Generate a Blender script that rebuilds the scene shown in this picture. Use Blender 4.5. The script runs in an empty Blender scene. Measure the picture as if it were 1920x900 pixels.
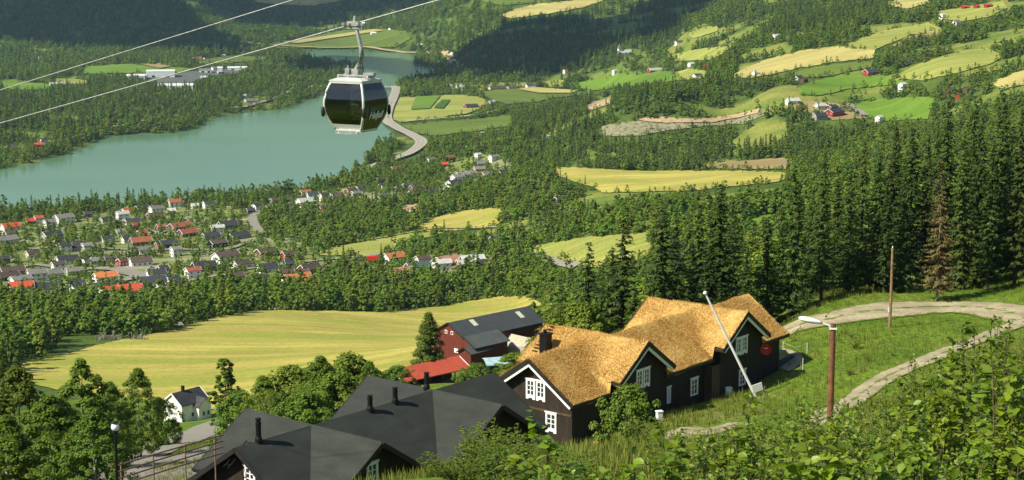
import bpy, math, random
import numpy as np
from mathutils import Vector, Matrix
from mathutils.geometry import delaunay_2d_cdt

R = math.radians
rng = np.random.default_rng(7)
random.seed(7)
S = bpy.context.scene
COL = S.collection

# ------------------------------------------------------------------ camera
FPX, YH, HC = 3200.0, -90.0, 230.0          # focal length in photo pixels, horizon row, eye height above the lake
PITCH = math.atan((450 - YH) / FPX)
cam_d = bpy.data.cameras.new('camera')
cam = bpy.data.objects.new('camera', cam_d); COL.objects.link(cam)
cam.location = (0, 0, HC)
cam.rotation_euler = (math.pi / 2 - PITCH, 0, 0)
cam_d.sensor_width = 36; cam_d.lens = 36 * FPX / 1920
cam_d.clip_start = 0.5; cam_d.clip_end = 30000
S.camera = cam

# ------------------------------------------------------------------ sky and sun
SUN_EL, SUN_H = R(44), np.array([-0.87, -0.50])      # sun behind the camera's left shoulder
SUN_V = np.array([SUN_H[0] * math.cos(SUN_EL), SUN_H[1] * math.cos(SUN_EL), math.sin(SUN_EL)])
SUN_V /= np.linalg.norm(SUN_V)
w = bpy.data.worlds.new('World'); S.world = w; w.use_nodes = True
nt = w.node_tree; nt.nodes.clear()
sky = nt.nodes.new('ShaderNodeTexSky'); sky.sky_type = 'NISHITA'; sky.sun_disc = False
sky.sun_elevation = SUN_EL; sky.sun_rotation = math.atan2(SUN_H[0], SUN_H[1])
sky.air_density = 1.0; sky.dust_density = 0.6
bg = nt.nodes.new('ShaderNodeBackground'); bg.inputs[1].default_value = 0.072
wo = nt.nodes.new('ShaderNodeOutputWorld')
nt.links.new(sky.outputs[0], bg.inputs[0]); nt.links.new(bg.outputs[0], wo.inputs[0])
sl = bpy.data.lights.new('sun', 'SUN'); sl.energy = 4.9; sl.angle = R(0.53); sl.color = (1.0, 0.93, 0.79)
so = bpy.data.objects.new('sun', sl); COL.objects.link(so)
so.rotation_euler = Vector(SUN_V).to_track_quat('Z', 'Y').to_euler()
so.location = (-60, -50, 320)
S.view_settings.view_transform = 'Standard'; S.view_settings.look = 'None'
S.view_settings.exposure = 0.72; S.view_settings.gamma = 1.0; S.view_settings.use_curve_mapping = False
S.render.engine = 'CYCLES'
S.cycles.max_bounces = 5; S.cycles.diffuse_bounces = 2; S.cycles.glossy_bounces = 2
S.cycles.transmission_bounces = 3; S.cycles.transparent_max_bounces = 6; S.cycles.volume_bounces = 0
S.cycles.use_denoising = True
try: S.cycles.denoising_prefilter = 'ACCURATE'
except Exception: pass

# ------------------------------------------------------------------ pixel <-> world
_c, _s = math.cos(PITCH), math.sin(PITCH)
def ray(px, py):
    u = (np.asarray(px, float) - 960) / FPX; v = (450 - np.asarray(py, float)) / FPX
    return np.stack([u + 0 * v, _c + v * _s, -_s + v * _c], -1)
def project(P):
    P = np.asarray(P, float); x = P[..., 0]; y = P[..., 1]; z = P[..., 2] - HC
    f = y * _c - z * _s; up = y * _s + z * _c
    f = np.maximum(f, 1e-3)
    return 960 + FPX * x / f, 450 - FPX * up / f
def onplane(px, py, z):
    d = ray(px, py); t = (z - HC) / d[..., 2]
    return d[..., :2] * t[..., None]
def pt_at(px, py, D):
    """the point seen at a pixel at ground distance D"""
    d = ray(px, py); t = D / d[1]
    return np.array([d[0] * t, D, HC + d[2] * t])

# ------------------------------------------------------------------ terrain
LAKE_PX = [(-260,338),(-120,332),(0,318),(50,310),(110,295),(160,276),(205,256),(250,252),(330,250),(375,240),(400,222),(450,213),(500,208),(540,205),(570,191),(600,180),(622,171),
 (640,150),(655,136),(690,129),(600,118),(575,108),(566,100),(600,94),(660,97),(720,97),(770,99),(792,108),(770,118),(800,127),(823,131),(812,143),(780,149),(748,157),(735,166),(728,190),(722,215),(727,240),(738,252),(732,262),
 (704,272),(694,290),(680,305),(655,330),(640,334),(600,345),(560,355),(500,365),(440,369),(330,376),(180,385),(100,391),(40,395),(0,389),(-120,394),(-260,410)]
LAKE = onplane([p[0] for p in LAKE_PX], [p[1] for p in LAKE_PX], 0.0)
def inpoly(P, poly):
    x, y = P[..., 0], P[..., 1]; r = np.zeros(x.shape, bool)
    q = np.asarray(poly, float); n = len(q)
    for i in range(n):
        x1, y1 = q[i - 1]; x2, y2 = q[i]
        if y1 == y2: continue
        c = ((y1 > y) != (y2 > y)) & (x < (x2 - x1) * (y - y1) / (y2 - y1) + x1)
        r ^= c
    return r
def polydist(P, poly):
    q = np.asarray(poly, float); best = np.full(P.shape[:-1], 1e18)
    for i in range(len(q)):
        a = q[i - 1]; b = q[i]; ab = b - a; L = max(ab @ ab, 1e-9)
        t = np.clip(((P[..., 0] - a[0]) * ab[0] + (P[..., 1] - a[1]) * ab[1]) / L, 0, 1)
        dx = P[..., 0] - a[0] - t * ab[0]; dy = P[..., 1] - a[1] - t * ab[1]
        best = np.minimum(best, dx * dx + dy * dy)
    return np.sqrt(best)
CP = []
def cp(px, py, z):
    q = onplane(px, py, z); CP.append((q[0], q[1], z))
for a in [(355,785,121),(0,760,122),(800,718,142),(905,664,124.3),(870,672,124.3),(955,657,124.0),(880,695,128.5),(990,645,124.5),
 (60,560,40),(250,545,40),(450,520,38),(650,520,46),(20,422,12),(330,392,9),(500,440,22),(560,385,12),(700,500,42),(700,400,24),(850,345,18),(950,330,20),(860,412,32),(880,490,52),
 (1240,340,60),(1400,312,64),(1060,330,52),(1100,470,78),(1000,525,62),(1250,235,62),(1150,245,58),(1400,222,66),(1250,190,82),(1420,185,86),(1100,205,55),
 (900,180,8),(760,200,5),(850,240,7),(1150,158,16),(1000,170,10),(1200,145,24),(1300,150,40),(1600,245,70),(1680,210,80),(1600,168,92),(1560,112,112),(1450,130,98),(1720,65,134),(1850,100,128),(1750,140,112),
 (1700,0,160),(1900,0,170),(1500,20,138),(1400,75,112),(1300,60,98),(1300,0,128),(1170,104,62),(1000,100,45),(1000,30,95),(900,0,120),(1150,40,88),(850,110,22),(800,140,4),
 (700,78,8),(560,78,8),(700,30,50),(500,50,30),(700,0,92),(450,100,12),(330,95,25),(200,82,22),(60,75,28),(200,30,75),(0,0,110),(250,0,105),(450,0,90),(450,40,50),
 (100,160,15),(300,150,12),(100,240,13),(450,130,12),(480,180,8),(300,210,10),(0,200,16),(0,290,5),(560,150,5),(-200,160,20),(-200,280,6),(-200,480,20),(-200,600,60)]: cp(*a)
for X in (-190, -90, 10):
    for D in (440, 560, 680, 800): CP.append((X, D, 179.4 - .146 * D))
CP += [(0,0,228),(-60,-20,226),(70,-20,234),(0,40,218.5),(20,40,218),(-25,45,214),(0,78,205),(-14,100,193),(-22,112,191),(-4,120,190.2),(-35,135,184),(-52,150,181),(-30,170,176),
 (4,140,188.3),(10,150,188.4),(24,152,189.8),(26,172,188.2),(30,158,190.3),(20,105,197),(22,120,194.5),(36,115,197.2),(34,140,192.5),(8,118,192.5),(40,180,190),(48,190,189.5),(60,210,189),(70,170,193),(55,130,197),(80,230,190),
 (-48,230,162),(-62,232,160),(-30,260,156),(0,300,151),(5,200,172),(20,205,175),(34,200,187.8),(44,208,188.6),(30,222,182),(48,250,176),(75,290,180),(90,380,165),(45,400,142),(120,480,142),(170,300,200),
 (-100,180,168),(-160,300,142),(-20,360,138),(150,150,212),(110,180,200)]
CP += [(-400,500,90),(-700,900,20),(-900,1500,4),(-1100,2500,14),(500,600,190),(700,1000,200),(900,1500,230),(1400,2300,300),
 (-2600,4500,330),(-1300,5600,330),(-300,6500,330),(700,6300,350),(1700,5200,330),(2000,3600,330),(1300,3600,260),(-1900,3500,90),
 (-3500,6500,650),(-1200,8500,700),(1200,8500,700),(4000,6500,700),(0,5600,240),(-4500,4500,600),(4500,4000,600),(600,4700,240)]
CP = np.array(CP)
def _uv(X, Y):
    D = np.sqrt(np.maximum(X * X + Y * Y, 1)); D = np.maximum(D, 12)
    return np.stack([np.arctan2(X, np.maximum(Y, 1)) * 2.2, np.log(D) * 1.0], -1)
def _phi(r2):
    return 0.5 * r2 * np.log(r2 + 1e-12)
_cu = _uv(CP[:, 0], CP[:, 1]); _n = len(CP)
_K = _phi(((_cu[:, None] - _cu[None]) ** 2).sum(-1)) + np.eye(_n) * 2e-4
_A = np.zeros((_n + 3, _n + 3)); _A[:_n, :_n] = _K; _A[:_n, _n] = 1; _A[:_n, _n + 1:] = _cu; _A[_n, :_n] = 1; _A[_n + 1:, :_n] = _cu.T
_wt = np.linalg.solve(_A, np.concatenate([CP[:, 2], np.zeros(3)]))
def vnoise(X, Y, s, seed=0):
    """smooth value noise, -1..1"""
    x = X / s; y = Y / s; xi = np.floor(x).astype(np.int64); yi = np.floor(y).astype(np.int64); fx = x - xi; fy = y - yi
    fx = fx * fx * (3 - 2 * fx); fy = fy * fy * (3 - 2 * fy)
    def h(a, b):
        n = (a * 374761393 + b * 668265263 + seed * 974711) & 0xffffffff
        n = ((n ^ (n >> 13)) * 1274126177) & 0xffffffff
        return ((n ^ (n >> 16)) & 0xffff) / 32767.5 - 1
    return (h(xi, yi) * (1 - fx) + h(xi + 1, yi) * fx) * (1 - fy) + (h(xi, yi + 1) * (1 - fx) + h(xi + 1, yi + 1) * fx) * fy
def Zt(X, Y):
    X = np.asarray(X, float); Y = np.asarray(Y, float); sh = X.shape
    x = X.ravel(); y = Y.ravel(); out = np.empty(x.size)
    for i in range(0, x.size, 60000):
        xs, ys = x[i:i + 60000], y[i:i + 60000]
        u = _uv(xs, ys)
        z = _phi((u[:, :1] - _cu[None, :, 0]) ** 2 + (u[:, 1:] - _cu[None, :, 1]) ** 2) @ _wt[:_n] + _wt[_n] + u @ _wt[_n + 1:]
        D = np.hypot(xs, ys)
        kn = np.clip((60 - D) / 30, 0, 1); kn = kn * kn * (3 - 2 * kn)
        z = z * (1 - kn) + kn * (np.interp(D, [0, 2.2, 12, 40, 60], [228.3, 228.0, 222.3, 216.4, 210.6]) + xs * .02)
        k = np.clip((D - 150) / 1500, 0, 1)
        z = z + k * (2.5 * vnoise(xs, ys, 170, 1) + 1.0 * vnoise(xs, ys, 60, 2)) + .25 * vnoise(xs, ys, 9, 3) * np.clip((D - 200) / 300, .2, 1)
        far = np.clip((D - 3300) / 1500, 0, 1); z = z + far * (22 * vnoise(xs, ys, 520, 4) + 9 * vnoise(xs, ys, 210, 5))
        m = D > 1000
        if m.any():
            P = np.stack([xs[m], ys[m]], -1); d = polydist(P, LAKE); ins = inpoly(P, LAKE)
            t = np.clip(d / 160, 0, 1); t = t * t * (3 - 2 * t)
            zm = np.maximum(z[m], 1.5) * t + (1 - t) * (0.4 + np.minimum(d, 60) * .03)
            z[m] = np.where(ins, -np.minimum(d * .15, 6) - .02, zm)
        out[i:i + 60000] = z
    return out.reshape(sh)
NC = 560
AZ = np.unique(np.concatenate([np.linspace(R(-42), R(-18.5), 70), np.linspace(R(-18.5), R(18.5), NC), np.linspace(R(18.5), R(42), 70)]))
LD = np.exp(np.linspace(math.log(4), math.log(10500), 760))
GA, GD = np.meshgrid(AZ, LD); GX = np.sin(GA) * GD; GY = np.cos(GA) * GD
GZ = Zt(GX, GY)
def zgrid(X, Y):
    """height of the terrain MESH (bilinear in the polar grid)"""
    X = np.asarray(X, float); Y = np.asarray(Y, float)
    a = np.interp(np.arctan2(X, Y), AZ, np.arange(len(AZ))); b = np.interp(np.log(np.hypot(X, Y) + 1e-9), np.log(LD), np.arange(len(LD)))
    i = np.clip(a.astype(int), 0, len(AZ) - 2); j = np.clip(b.astype(int), 0, len(LD) - 2); fa = a - i; fb = b - j
    return (GZ[j, i] * (1 - fa) + GZ[j, i + 1] * fa) * (1 - fb) + (GZ[j + 1, i] * (1 - fa) + GZ[j + 1, i + 1] * fa) * fb
def ground(px, py):
    """the terrain point seen through a pixel"""
    d = ray(px, py); hd = math.hypot(d[0], d[1]); sl_ = d[2] / hd; a = math.atan2(d[0], d[1])
    D = LD; X = math.sin(a) * D; Y = math.cos(a) * D
    g = zgrid(X, Y) - (HC + sl_ * D)
    k = np.where((g[1:] >= 0) & (g[:-1] < 0))[0]
    if len(k) == 0: q = 9000.0
    else:
        k = k[0]; t = -g[k] / (g[k + 1] - g[k]); q = D[k] + t * (D[k + 1] - D[k])
    X, Y = math.sin(a) * q, math.cos(a) * q
    return np.array([X, Y, float(zgrid(X, Y))])

# ------------------------------------------------------------------ tagging and mesh helpers
def tag(o, label=None, cat=None, group=None, kind=None):
    if label: o['label'] = label
    if cat: o['category'] = cat
    if group: o['group'] = group
    if kind: o['kind'] = kind
    return o
def empty(name, loc, rz=0.0, label=None, cat=None, group=None):
    o = bpy.data.objects.new(name, None); COL.objects.link(o); o.location = tuple(float(v) for v in loc); o.rotation_euler = (0, 0, rz)
    o.empty_display_size = .3
    return tag(o, label, cat, group)
def link(name, me, parent=None):
    o = bpy.data.objects.new(name, me); COL.objects.link(o)
    if parent is not None: o.parent = parent
    return o
def mesh_np(name, V, F, mats, midx=None, smooth=False):
    """V (n,3), F (m,k) array with one face size, or a list of such arrays"""
    me = bpy.data.meshes.new(name); V = np.ascontiguousarray(V, dtype=np.float32)
    Fs = F if isinstance(F, list) else [F]
    Fs = [np.asarray(f) for f in Fs if len(f)]
    li = np.concatenate([f.ravel() for f in Fs]).astype(np.int32)
    tot = np.concatenate([np.full(len(f), f.shape[1]) for f in Fs]).astype(np.int32)
    st = np.concatenate([[0], np.cumsum(tot)[:-1]]).astype(np.int32)
    me.vertices.add(len(V)); me.vertices.foreach_set('co', V.ravel())
    me.loops.add(len(li)); me.loops.foreach_set('vertex_index', li)
    me.polygons.add(len(tot)); me.polygons.foreach_set('loop_start', st)
    for m in mats: me.materials.append(m)
    if midx is not None: me.polygons.foreach_set('material_index', np.asarray(midx, np.int32))
    if smooth: me.polygons.foreach_set('use_smooth', np.ones(len(tot), bool))
    me.update(calc_edges=True); me.validate()
    return me
class MB:
    """collects faces of one mesh"""
    def __init__(s): s.v = []; s.f = []; s.m = []
    def add(s, V, F, mi=0):
        b = len(s.v); s.v += [tuple(map(float, p)) for p in V]; s.f += [tuple(b + i for i in f) for f in F]; s.m += [mi] * len(F); return s
    def box(s, x0, x1, y0, y1, z0, z1, M=None, mi=0):
        V = [(x, y, z) for x in (x0, x1) for y in (y0, y1) for z in (z0, z1)]
        if M is not None: V = [tuple(M @ Vector(p)) for p in V]
        return s.add(V, [(0, 1, 3, 2), (4, 6, 7, 5), (0, 4, 5, 1), (2, 3, 7, 6), (0, 2, 6, 4), (1, 5, 7, 3)], mi)
    def beam(s, a, b, w, h=None, mi=0, up=(0, 0, 1)):
        a = Vector(a); b = Vector(b); d = (b - a).normalized(); up = Vector(up)
        if abs(d.dot(up)) > .98: up = Vector((0, 1, 0))
        x = d.cross(up).normalized(); y = x.cross(d); h = h or w; w /= 2; h /= 2
        V = [a + x * i * w + y * j * h for i, j in ((-1, -1), (1, -1), (1, 1), (-1, 1))] + [b + x * i * w + y * j * h for i, j in ((-1, -1), (1, -1), (1, 1), (-1, 1))]
        return s.add(V, [(3, 2, 1, 0), (4, 5, 6, 7), (0, 1, 5, 4), (1, 2, 6, 5), (2, 3, 7, 6), (3, 0, 4, 7)], mi)
    def tube(s, pts, rad, n=8, mi=0, cap=True):
        pts = [Vector(p) for p in pts]; k = len(pts); rad = rad if hasattr(rad, '__len__') else [rad] * k
        V = []; ref = Vector((0, 0, 1))
        for i, p in enumerate(pts):
            d = (pts[min(i + 1, k - 1)] - pts[max(i - 1, 0)]).normalized()
            r_ = ref if abs(d.dot(ref)) < .95 else Vector((1, 0, 0))
            x = d.cross(r_).normalized(); y = d.cross(x)
            for j in range(n):
                a = 2 * math.pi * j / n; V.append(p + (x * math.cos(a) + y * math.sin(a)) * rad[i])
        F = [(i * n + j, i * n + (j + 1) % n, (i + 1) * n + (j + 1) % n, (i + 1) * n + j) for i in range(k - 1) for j in range(n)]
        if cap: F += [tuple(range(n - 1, -1, -1)), tuple((k - 1) * n + j for j in range(n))]
        return s.add(V, F, mi)
    def lathe(s, prof, n=16, c=(0, 0, 0), mi=0):
        V = [(c[0] + r * math.cos(2 * math.pi * j / n), c[1] + r * math.sin(2 * math.pi * j / n), c[2] + z) for r, z in prof for j in range(n)]
        k = len(prof)
        F = [(i * n + j, i * n + (j + 1) % n, (i + 1) * n + (j + 1) % n, (i + 1) * n + j) for i in range(k - 1) for j in range(n)]
        F += [tuple(range(n - 1, -1, -1)), tuple((k - 1) * n + j for j in range(n))]
        return s.add(V, F, mi)
    def build(s, name, mats, parent=None, smooth=False):
        me = bpy.data.meshes.new(name); me.from_pydata(s.v, [], s.f)
        for m in (mats if isinstance(mats, (list, tuple)) else [mats]): me.materials.append(m)
        if any(s.m): me.polygons.foreach_set('material_index', s.m)
        if smooth: me.polygons.foreach_set('use_smooth', [True] * len(me.polygons))
        me.update(); return link(name, me, parent)

# ------------------------------------------------------------------ materials
def nodes(name):
    m = bpy.data.materials.new(name); m.use_nodes = True; n = m.node_tree
    return m, n, n.nodes['Principled BSDF']
def noise_col(n, c1, c2, scale, detail=4, vec=None, lo=.35, hi=.65, dist=0.0):
    t = n.nodes.new('ShaderNodeTexNoise'); t.inputs['Scale'].default_value = scale; t.inputs['Detail'].default_value = detail; t.inputs['Distortion'].default_value = dist
    r = n.nodes.new('ShaderNodeValToRGB'); r.color_ramp.elements[0].position = lo; r.color_ramp.elements[1].position = hi
    r.color_ramp.elements[0].color = (*c1, 1); r.color_ramp.elements[1].color = (*c2, 1)
    if vec: n.links.new(vec, t.inputs['Vector'])
    n.links.new(t.outputs[0], r.inputs[0]); return r.outputs[0]
def mixc(n, a, b, fac, mode='MIX'):
    m = n.nodes.new('ShaderNodeMix'); m.data_type = 'RGBA'; m.blend_type = mode
    for sock, v in ((m.inputs[6], a), (m.inputs[7], b), (m.inputs[0], fac)):
        if isinstance(v, (int, float)): sock.default_value = v
        elif isinstance(v, tuple): sock.default_value = (*v, 1) if len(v) == 3 else v
        else: n.links.new(v, sock)
    return m.outputs[2]
def mapping(n, scale, rot=0.0, kind='Object'):
    tc = n.nodes.new('ShaderNodeTexCoord'); mp = n.nodes.new('ShaderNodeMapping')
    mp.inputs['Scale'].default_value = scale; mp.inputs['Rotation'].default_value = (0, 0, rot)
    n.links.new(tc.outputs[kind], mp.inputs[0]); return mp.outputs[0]
def geopos(n, scale=(1, 1, 1), rot=0.0):
    g = n.nodes.new('ShaderNodeNewGeometry'); mp = n.nodes.new('ShaderNodeMapping')
    mp.inputs['Scale'].default_value = scale; mp.inputs['Rotation'].default_value = (0, 0, rot)
    n.links.new(g.outputs['Position'], mp.inputs[0]); return mp.outputs[0]
def bump(n, b, scale, strength, dist=.05, vec=None):
    t = n.nodes.new('ShaderNodeTexNoise'); t.inputs['Scale'].default_value = scale; t.inputs['Detail'].default_value = 5
    if vec: n.links.new(vec, t.inputs['Vector'])
    bp = n.nodes.new('ShaderNodeBump'); bp.inputs['Strength'].default_value = strength; bp.inputs['Distance'].default_value = dist
    n.links.new(t.outputs[0], bp.inputs['Height']); n.links.new(bp.outputs[0], b.inputs['Normal'])
def paint(name, c, rough=.6, var=.15, scale=1.5, metallic=0.0, spec=.3, objvar=0.0, bmp=0.0):
    m, n, b = nodes(name)
    c2 = tuple(max(0, x * (1 - var)) for x in c); c1 = tuple(x * (1 + var * .6) for x in c)
    o = noise_col(n, c2, c1, scale, 5, mapping(n, (1, 1, 1)))
    if objvar:
        oi = n.nodes.new('ShaderNodeObjectInfo'); hs = n.nodes.new('ShaderNodeHueSaturation'); mr = n.nodes.new('ShaderNodeMapRange')
        mr.inputs[3].default_value = 1 - objvar; mr.inputs[4].default_value = 1 + objvar
        n.links.new(oi.outputs['Random'], mr.inputs[0]); n.links.new(mr.outputs[0], hs.inputs['Value']); n.links.new(o, hs.inputs['Color']); o = hs.outputs[0]
    n.links.new(o, b.inputs['Base Color']); b.inputs['Roughness'].default_value = rough
    b.inputs['Metallic'].default_value = metallic; b.inputs['Specular IOR Level'].default_value = spec
    if bmp: bump(n, b, 12, bmp)
    return m
def boards(name, c, pitch=.16, rough=.75, var=.3, axis='H'):
    """vertical plank cladding"""
    m, n, b = nodes(name); v = mapping(n, (1, 1, 1))
    sx = n.nodes.new('ShaderNodeSeparateXYZ'); n.links.new(v, sx.inputs[0])
    ad = n.nodes.new('ShaderNodeMath'); ad.operation = 'ADD'; n.links.new(sx.outputs[0], ad.inputs[0]); n.links.new(sx.outputs[1], ad.inputs[1])
    fl = n.nodes.new('ShaderNodeMath'); fl.operation = 'DIVIDE'; fl.inputs[1].default_value = pitch
    n.links.new((sx.outputs[2] if axis == 'V' else ad.outputs[0]), fl.inputs[0])
    fr = n.nodes.new('ShaderNodeMath'); fr.operation = 'FRACT'; n.links.new(fl.outputs[0], fr.inputs[0])
    lt = n.nodes.new('ShaderNodeMath'); lt.operation = 'LESS_THAN'; lt.inputs[1].default_value = .13; n.links.new(fr.outputs[0], lt.inputs[0])
    base = noise_col(n, tuple(x * (1 - var) for x in c), tuple(x * (1 + var) for x in c), 2.2, 6, mapping(n, (1, 1, .25)))
    o = mixc(n, base, tuple(x * .45 for x in c), lt.outputs[0])
    n.links.new(o, b.inputs['Base Color']); b.inputs['Roughness'].default_value = rough; b.inputs['Specular IOR Level'].default_value = .25
    return m
def foliage_mat(name, c1, c2, hue=.02, trans=.35, big=.12, rough=.6, spec=.25):
    """leaves: colour varies leaf by leaf and tree by tree; some light passes through"""
    m = bpy.data.materials.new(name); m.use_nodes = True; n = m.node_tree; n.nodes.clear()
    g = n.nodes.new('ShaderNodeNewGeometry'); oi = n.nodes.new('ShaderNodeObjectInfo')
    col = mixc(n, c1, c2, g.outputs['Random Per Island'])
    hs = n.nodes.new('ShaderNodeHueSaturation'); n.links.new(col, hs.inputs['Color'])
    mr = n.nodes.new('ShaderNodeMapRange'); mr.inputs[3].default_value = 1 - big * 2.4; mr.inputs[4].default_value = 1 + big * 2.4
    n.links.new(oi.outputs['Random'], mr.inputs[0]); n.links.new(mr.outputs[0], hs.inputs['Value'])
    ml = n.nodes.new('ShaderNodeMath'); ml.operation = 'MULTIPLY'; ml.inputs[1].default_value = 7.31; n.links.new(oi.outputs['Random'], ml.inputs[0])
    fr = n.nodes.new('ShaderNodeMath'); fr.operation = 'FRACT'; n.links.new(ml.outputs[0], fr.inputs[0])
    mh = n.nodes.new('ShaderNodeMapRange'); mh.inputs[3].default_value = .5 - hue; mh.inputs[4].default_value = .5 + hue * .6
    n.links.new(fr.outputs[0], mh.inputs[0]); n.links.new(mh.outputs[0], hs.inputs['Hue'])
    p = n.nodes.new('ShaderNodeBsdfPrincipled'); p.inputs['Roughness'].default_value = rough; p.inputs['Specular IOR Level'].default_value = spec
    t = n.nodes.new('ShaderNodeBsdfTranslucent'); mx = n.nodes.new('ShaderNodeMixShader'); mx.inputs[0].default_value = trans
    n.links.new(hs.outputs[0], p.inputs['Base Color'])
    tc = mixc(n, hs.outputs[0], (1.0, .95, .35), 1.0, 'MULTIPLY'); n.links.new(tc, t.inputs['Color'])
    n.links.new(p.outputs[0], mx.inputs[1]); n.links.new(t.outputs[0], mx.inputs[2])
    o = n.nodes.new('ShaderNodeOutputMaterial'); n.links.new(mx.outputs[0], o.inputs[0]); return m
def field_mat(name, c1, c2, rot=0.5, sx=.012, sy=.16, lo=.38, hi=.62, c3=None):
    """mown or growing field: long streaks along the rows plus broad patches"""
    m, n, b = nodes(name)
    st = noise_col(n, c1, c2, 1.0, 5, geopos(n, (sx, sy, 0), rot), lo, hi, .6)
    pt = noise_col(n, (.62, .62, .62), (1.3, 1.3, 1.3), 1.0, 4, geopos(n, (.009, .02, 0), rot), .3, .7, .5)
    mid = tuple((a + b_) / 2 for a, b_ in zip(c1, c2)); st = mixc(n, st, mid, .35); o = mixc(n, st, pt, .55, 'MULTIPLY')
    if c3: o = mixc(n, o, c3, noise_col(n, (0, 0, 0), (1, 1, 1), 1.0, 4, geopos(n, (.012, .03, 0), rot + .2), .50, .62))
    fine = noise_col(n, (.7, .7, .7), (1.25, 1.25, 1.25), 1.0, 6, geopos(n, (.7, .7, .7)), .3, .7)
    o = mixc(n, o, fine, .7, 'MULTIPLY')
    n.links.new(o, b.inputs['Base Color']); b.inputs['Roughness'].default_value = .9; b.inputs['Specular IOR Level'].default_value = .1
    return m
M = {}
M['leaf_near'] = foliage_mat('leaf_near', (.095, .17, .014), (.25, .35, .028), .014, .48, .05, .42, .45)
M['leaf_small'] = foliage_mat('leaf_small', (.080, .155, .012), (.21, .32, .03), .015, .45, .08, .5, .35)
M['birch_leaf'] = foliage_mat('birch_leaf', (.072, .138, .012), (.180, .260, .026), .02, .42, .08)
M['wood_leaf'] = foliage_mat('wood_leaf', (.085, .168, .014), (.205, .300, .030), .032, .42, .13)
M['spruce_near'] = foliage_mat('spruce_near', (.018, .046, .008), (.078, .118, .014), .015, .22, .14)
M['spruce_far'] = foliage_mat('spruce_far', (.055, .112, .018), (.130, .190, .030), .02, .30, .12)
M['dead_needle'] = foliage_mat('dead_needle', (.09, .07, .02), (.17, .13, .045), .01, .15, .05)
M['bark'] = paint('bark', (.06, .045, .035), .9, .4, 3)
M['birch_bark'] = paint('birch_bark', (.33, .31, .27), .8, .5, 2.5)
M['dead_bark'] = paint('dead_bark', (.26, .23, .19), .9, .4, 3)
M['twig'] = paint('twig', (.10, .085, .035), .8, .3, 5)
# ================================================================== LAND
def mat_terrain():
    m, n, b = nodes('forest_floor')
    a = noise_col(n, (.045, .080, .012), (.090, .135, .022), 1.0, 5, geopos(n, (.03, .03, .03)))
    f = noise_col(n, (.55, .55, .55), (1.3, 1.3, 1.3), 1.0, 6, geopos(n, (.5, .5, .5)), .3, .7)
    at = n.nodes.new('ShaderNodeAttribute'); at.attribute_name = 'open_land'
    g2 = noise_col(n, (.10, .16, .022), (.22, .23, .05), 1.0, 5, geopos(n, (.02, .03, .03)))
    a = mixc(n, a, g2, at.outputs['Fac'])
    n.links.new(mixc(n, a, f, .8, 'MULTIPLY'), b.inputs['Base Color']); b.inputs['Roughness'].default_value = .95; b.inputs['Specular IOR Level'].default_value = .1
    return m
def mat_meadow(name, dry=.42):
    m, n, b = nodes(name)
    a = noise_col(n, (.080, .150, .014), (.145, .215, .024), 1.0, 5, geopos(n, (.12, .12, .12)))
    d = noise_col(n, (0, 0, 0), (1, 1, 1), 1.0, 5, geopos(n, (.06, .09, .06)), .55, .72)
    o = mixc(n, a, (.20, .19, .055), d)
    f = noise_col(n, (.45, .5, .45), (1.35, 1.3, 1.2), 1.0, 7, geopos(n, (2.4, 2.4, 2.4)), .32, .68)
    n.links.new(mixc(n, o, f, .85, 'MULTIPLY'), b.inputs['Base Color']); b.inputs['Roughness'].default_value = .95; b.inputs['Specular IOR Level'].default_value = .1
    bump(n, b, 3.0, .9, .25, geopos(n, (1, 1, 1))); return m
def mat_gravel(name, c, var=.3):
    m, n, b = nodes(name)
    a = noise_col(n, tuple(x * (1 - var) for x in c), tuple(x * (1 + var * .5) for x in c), 1.0, 6, geopos(n, (.25, .25, .25)))
    f = noise_col(n, (.7, .7, .7), (1.15, 1.15, 1.15), 1.0, 8, geopos(n, (3, 3, 3)), .3, .7)
    n.links.new(mixc(n, a, f, .8, 'MULTIPLY'), b.inputs['Base Color']); b.inputs['Roughness'].default_value = .95; b.inputs['Specular IOR Level'].default_value = .1
    return m
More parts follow.
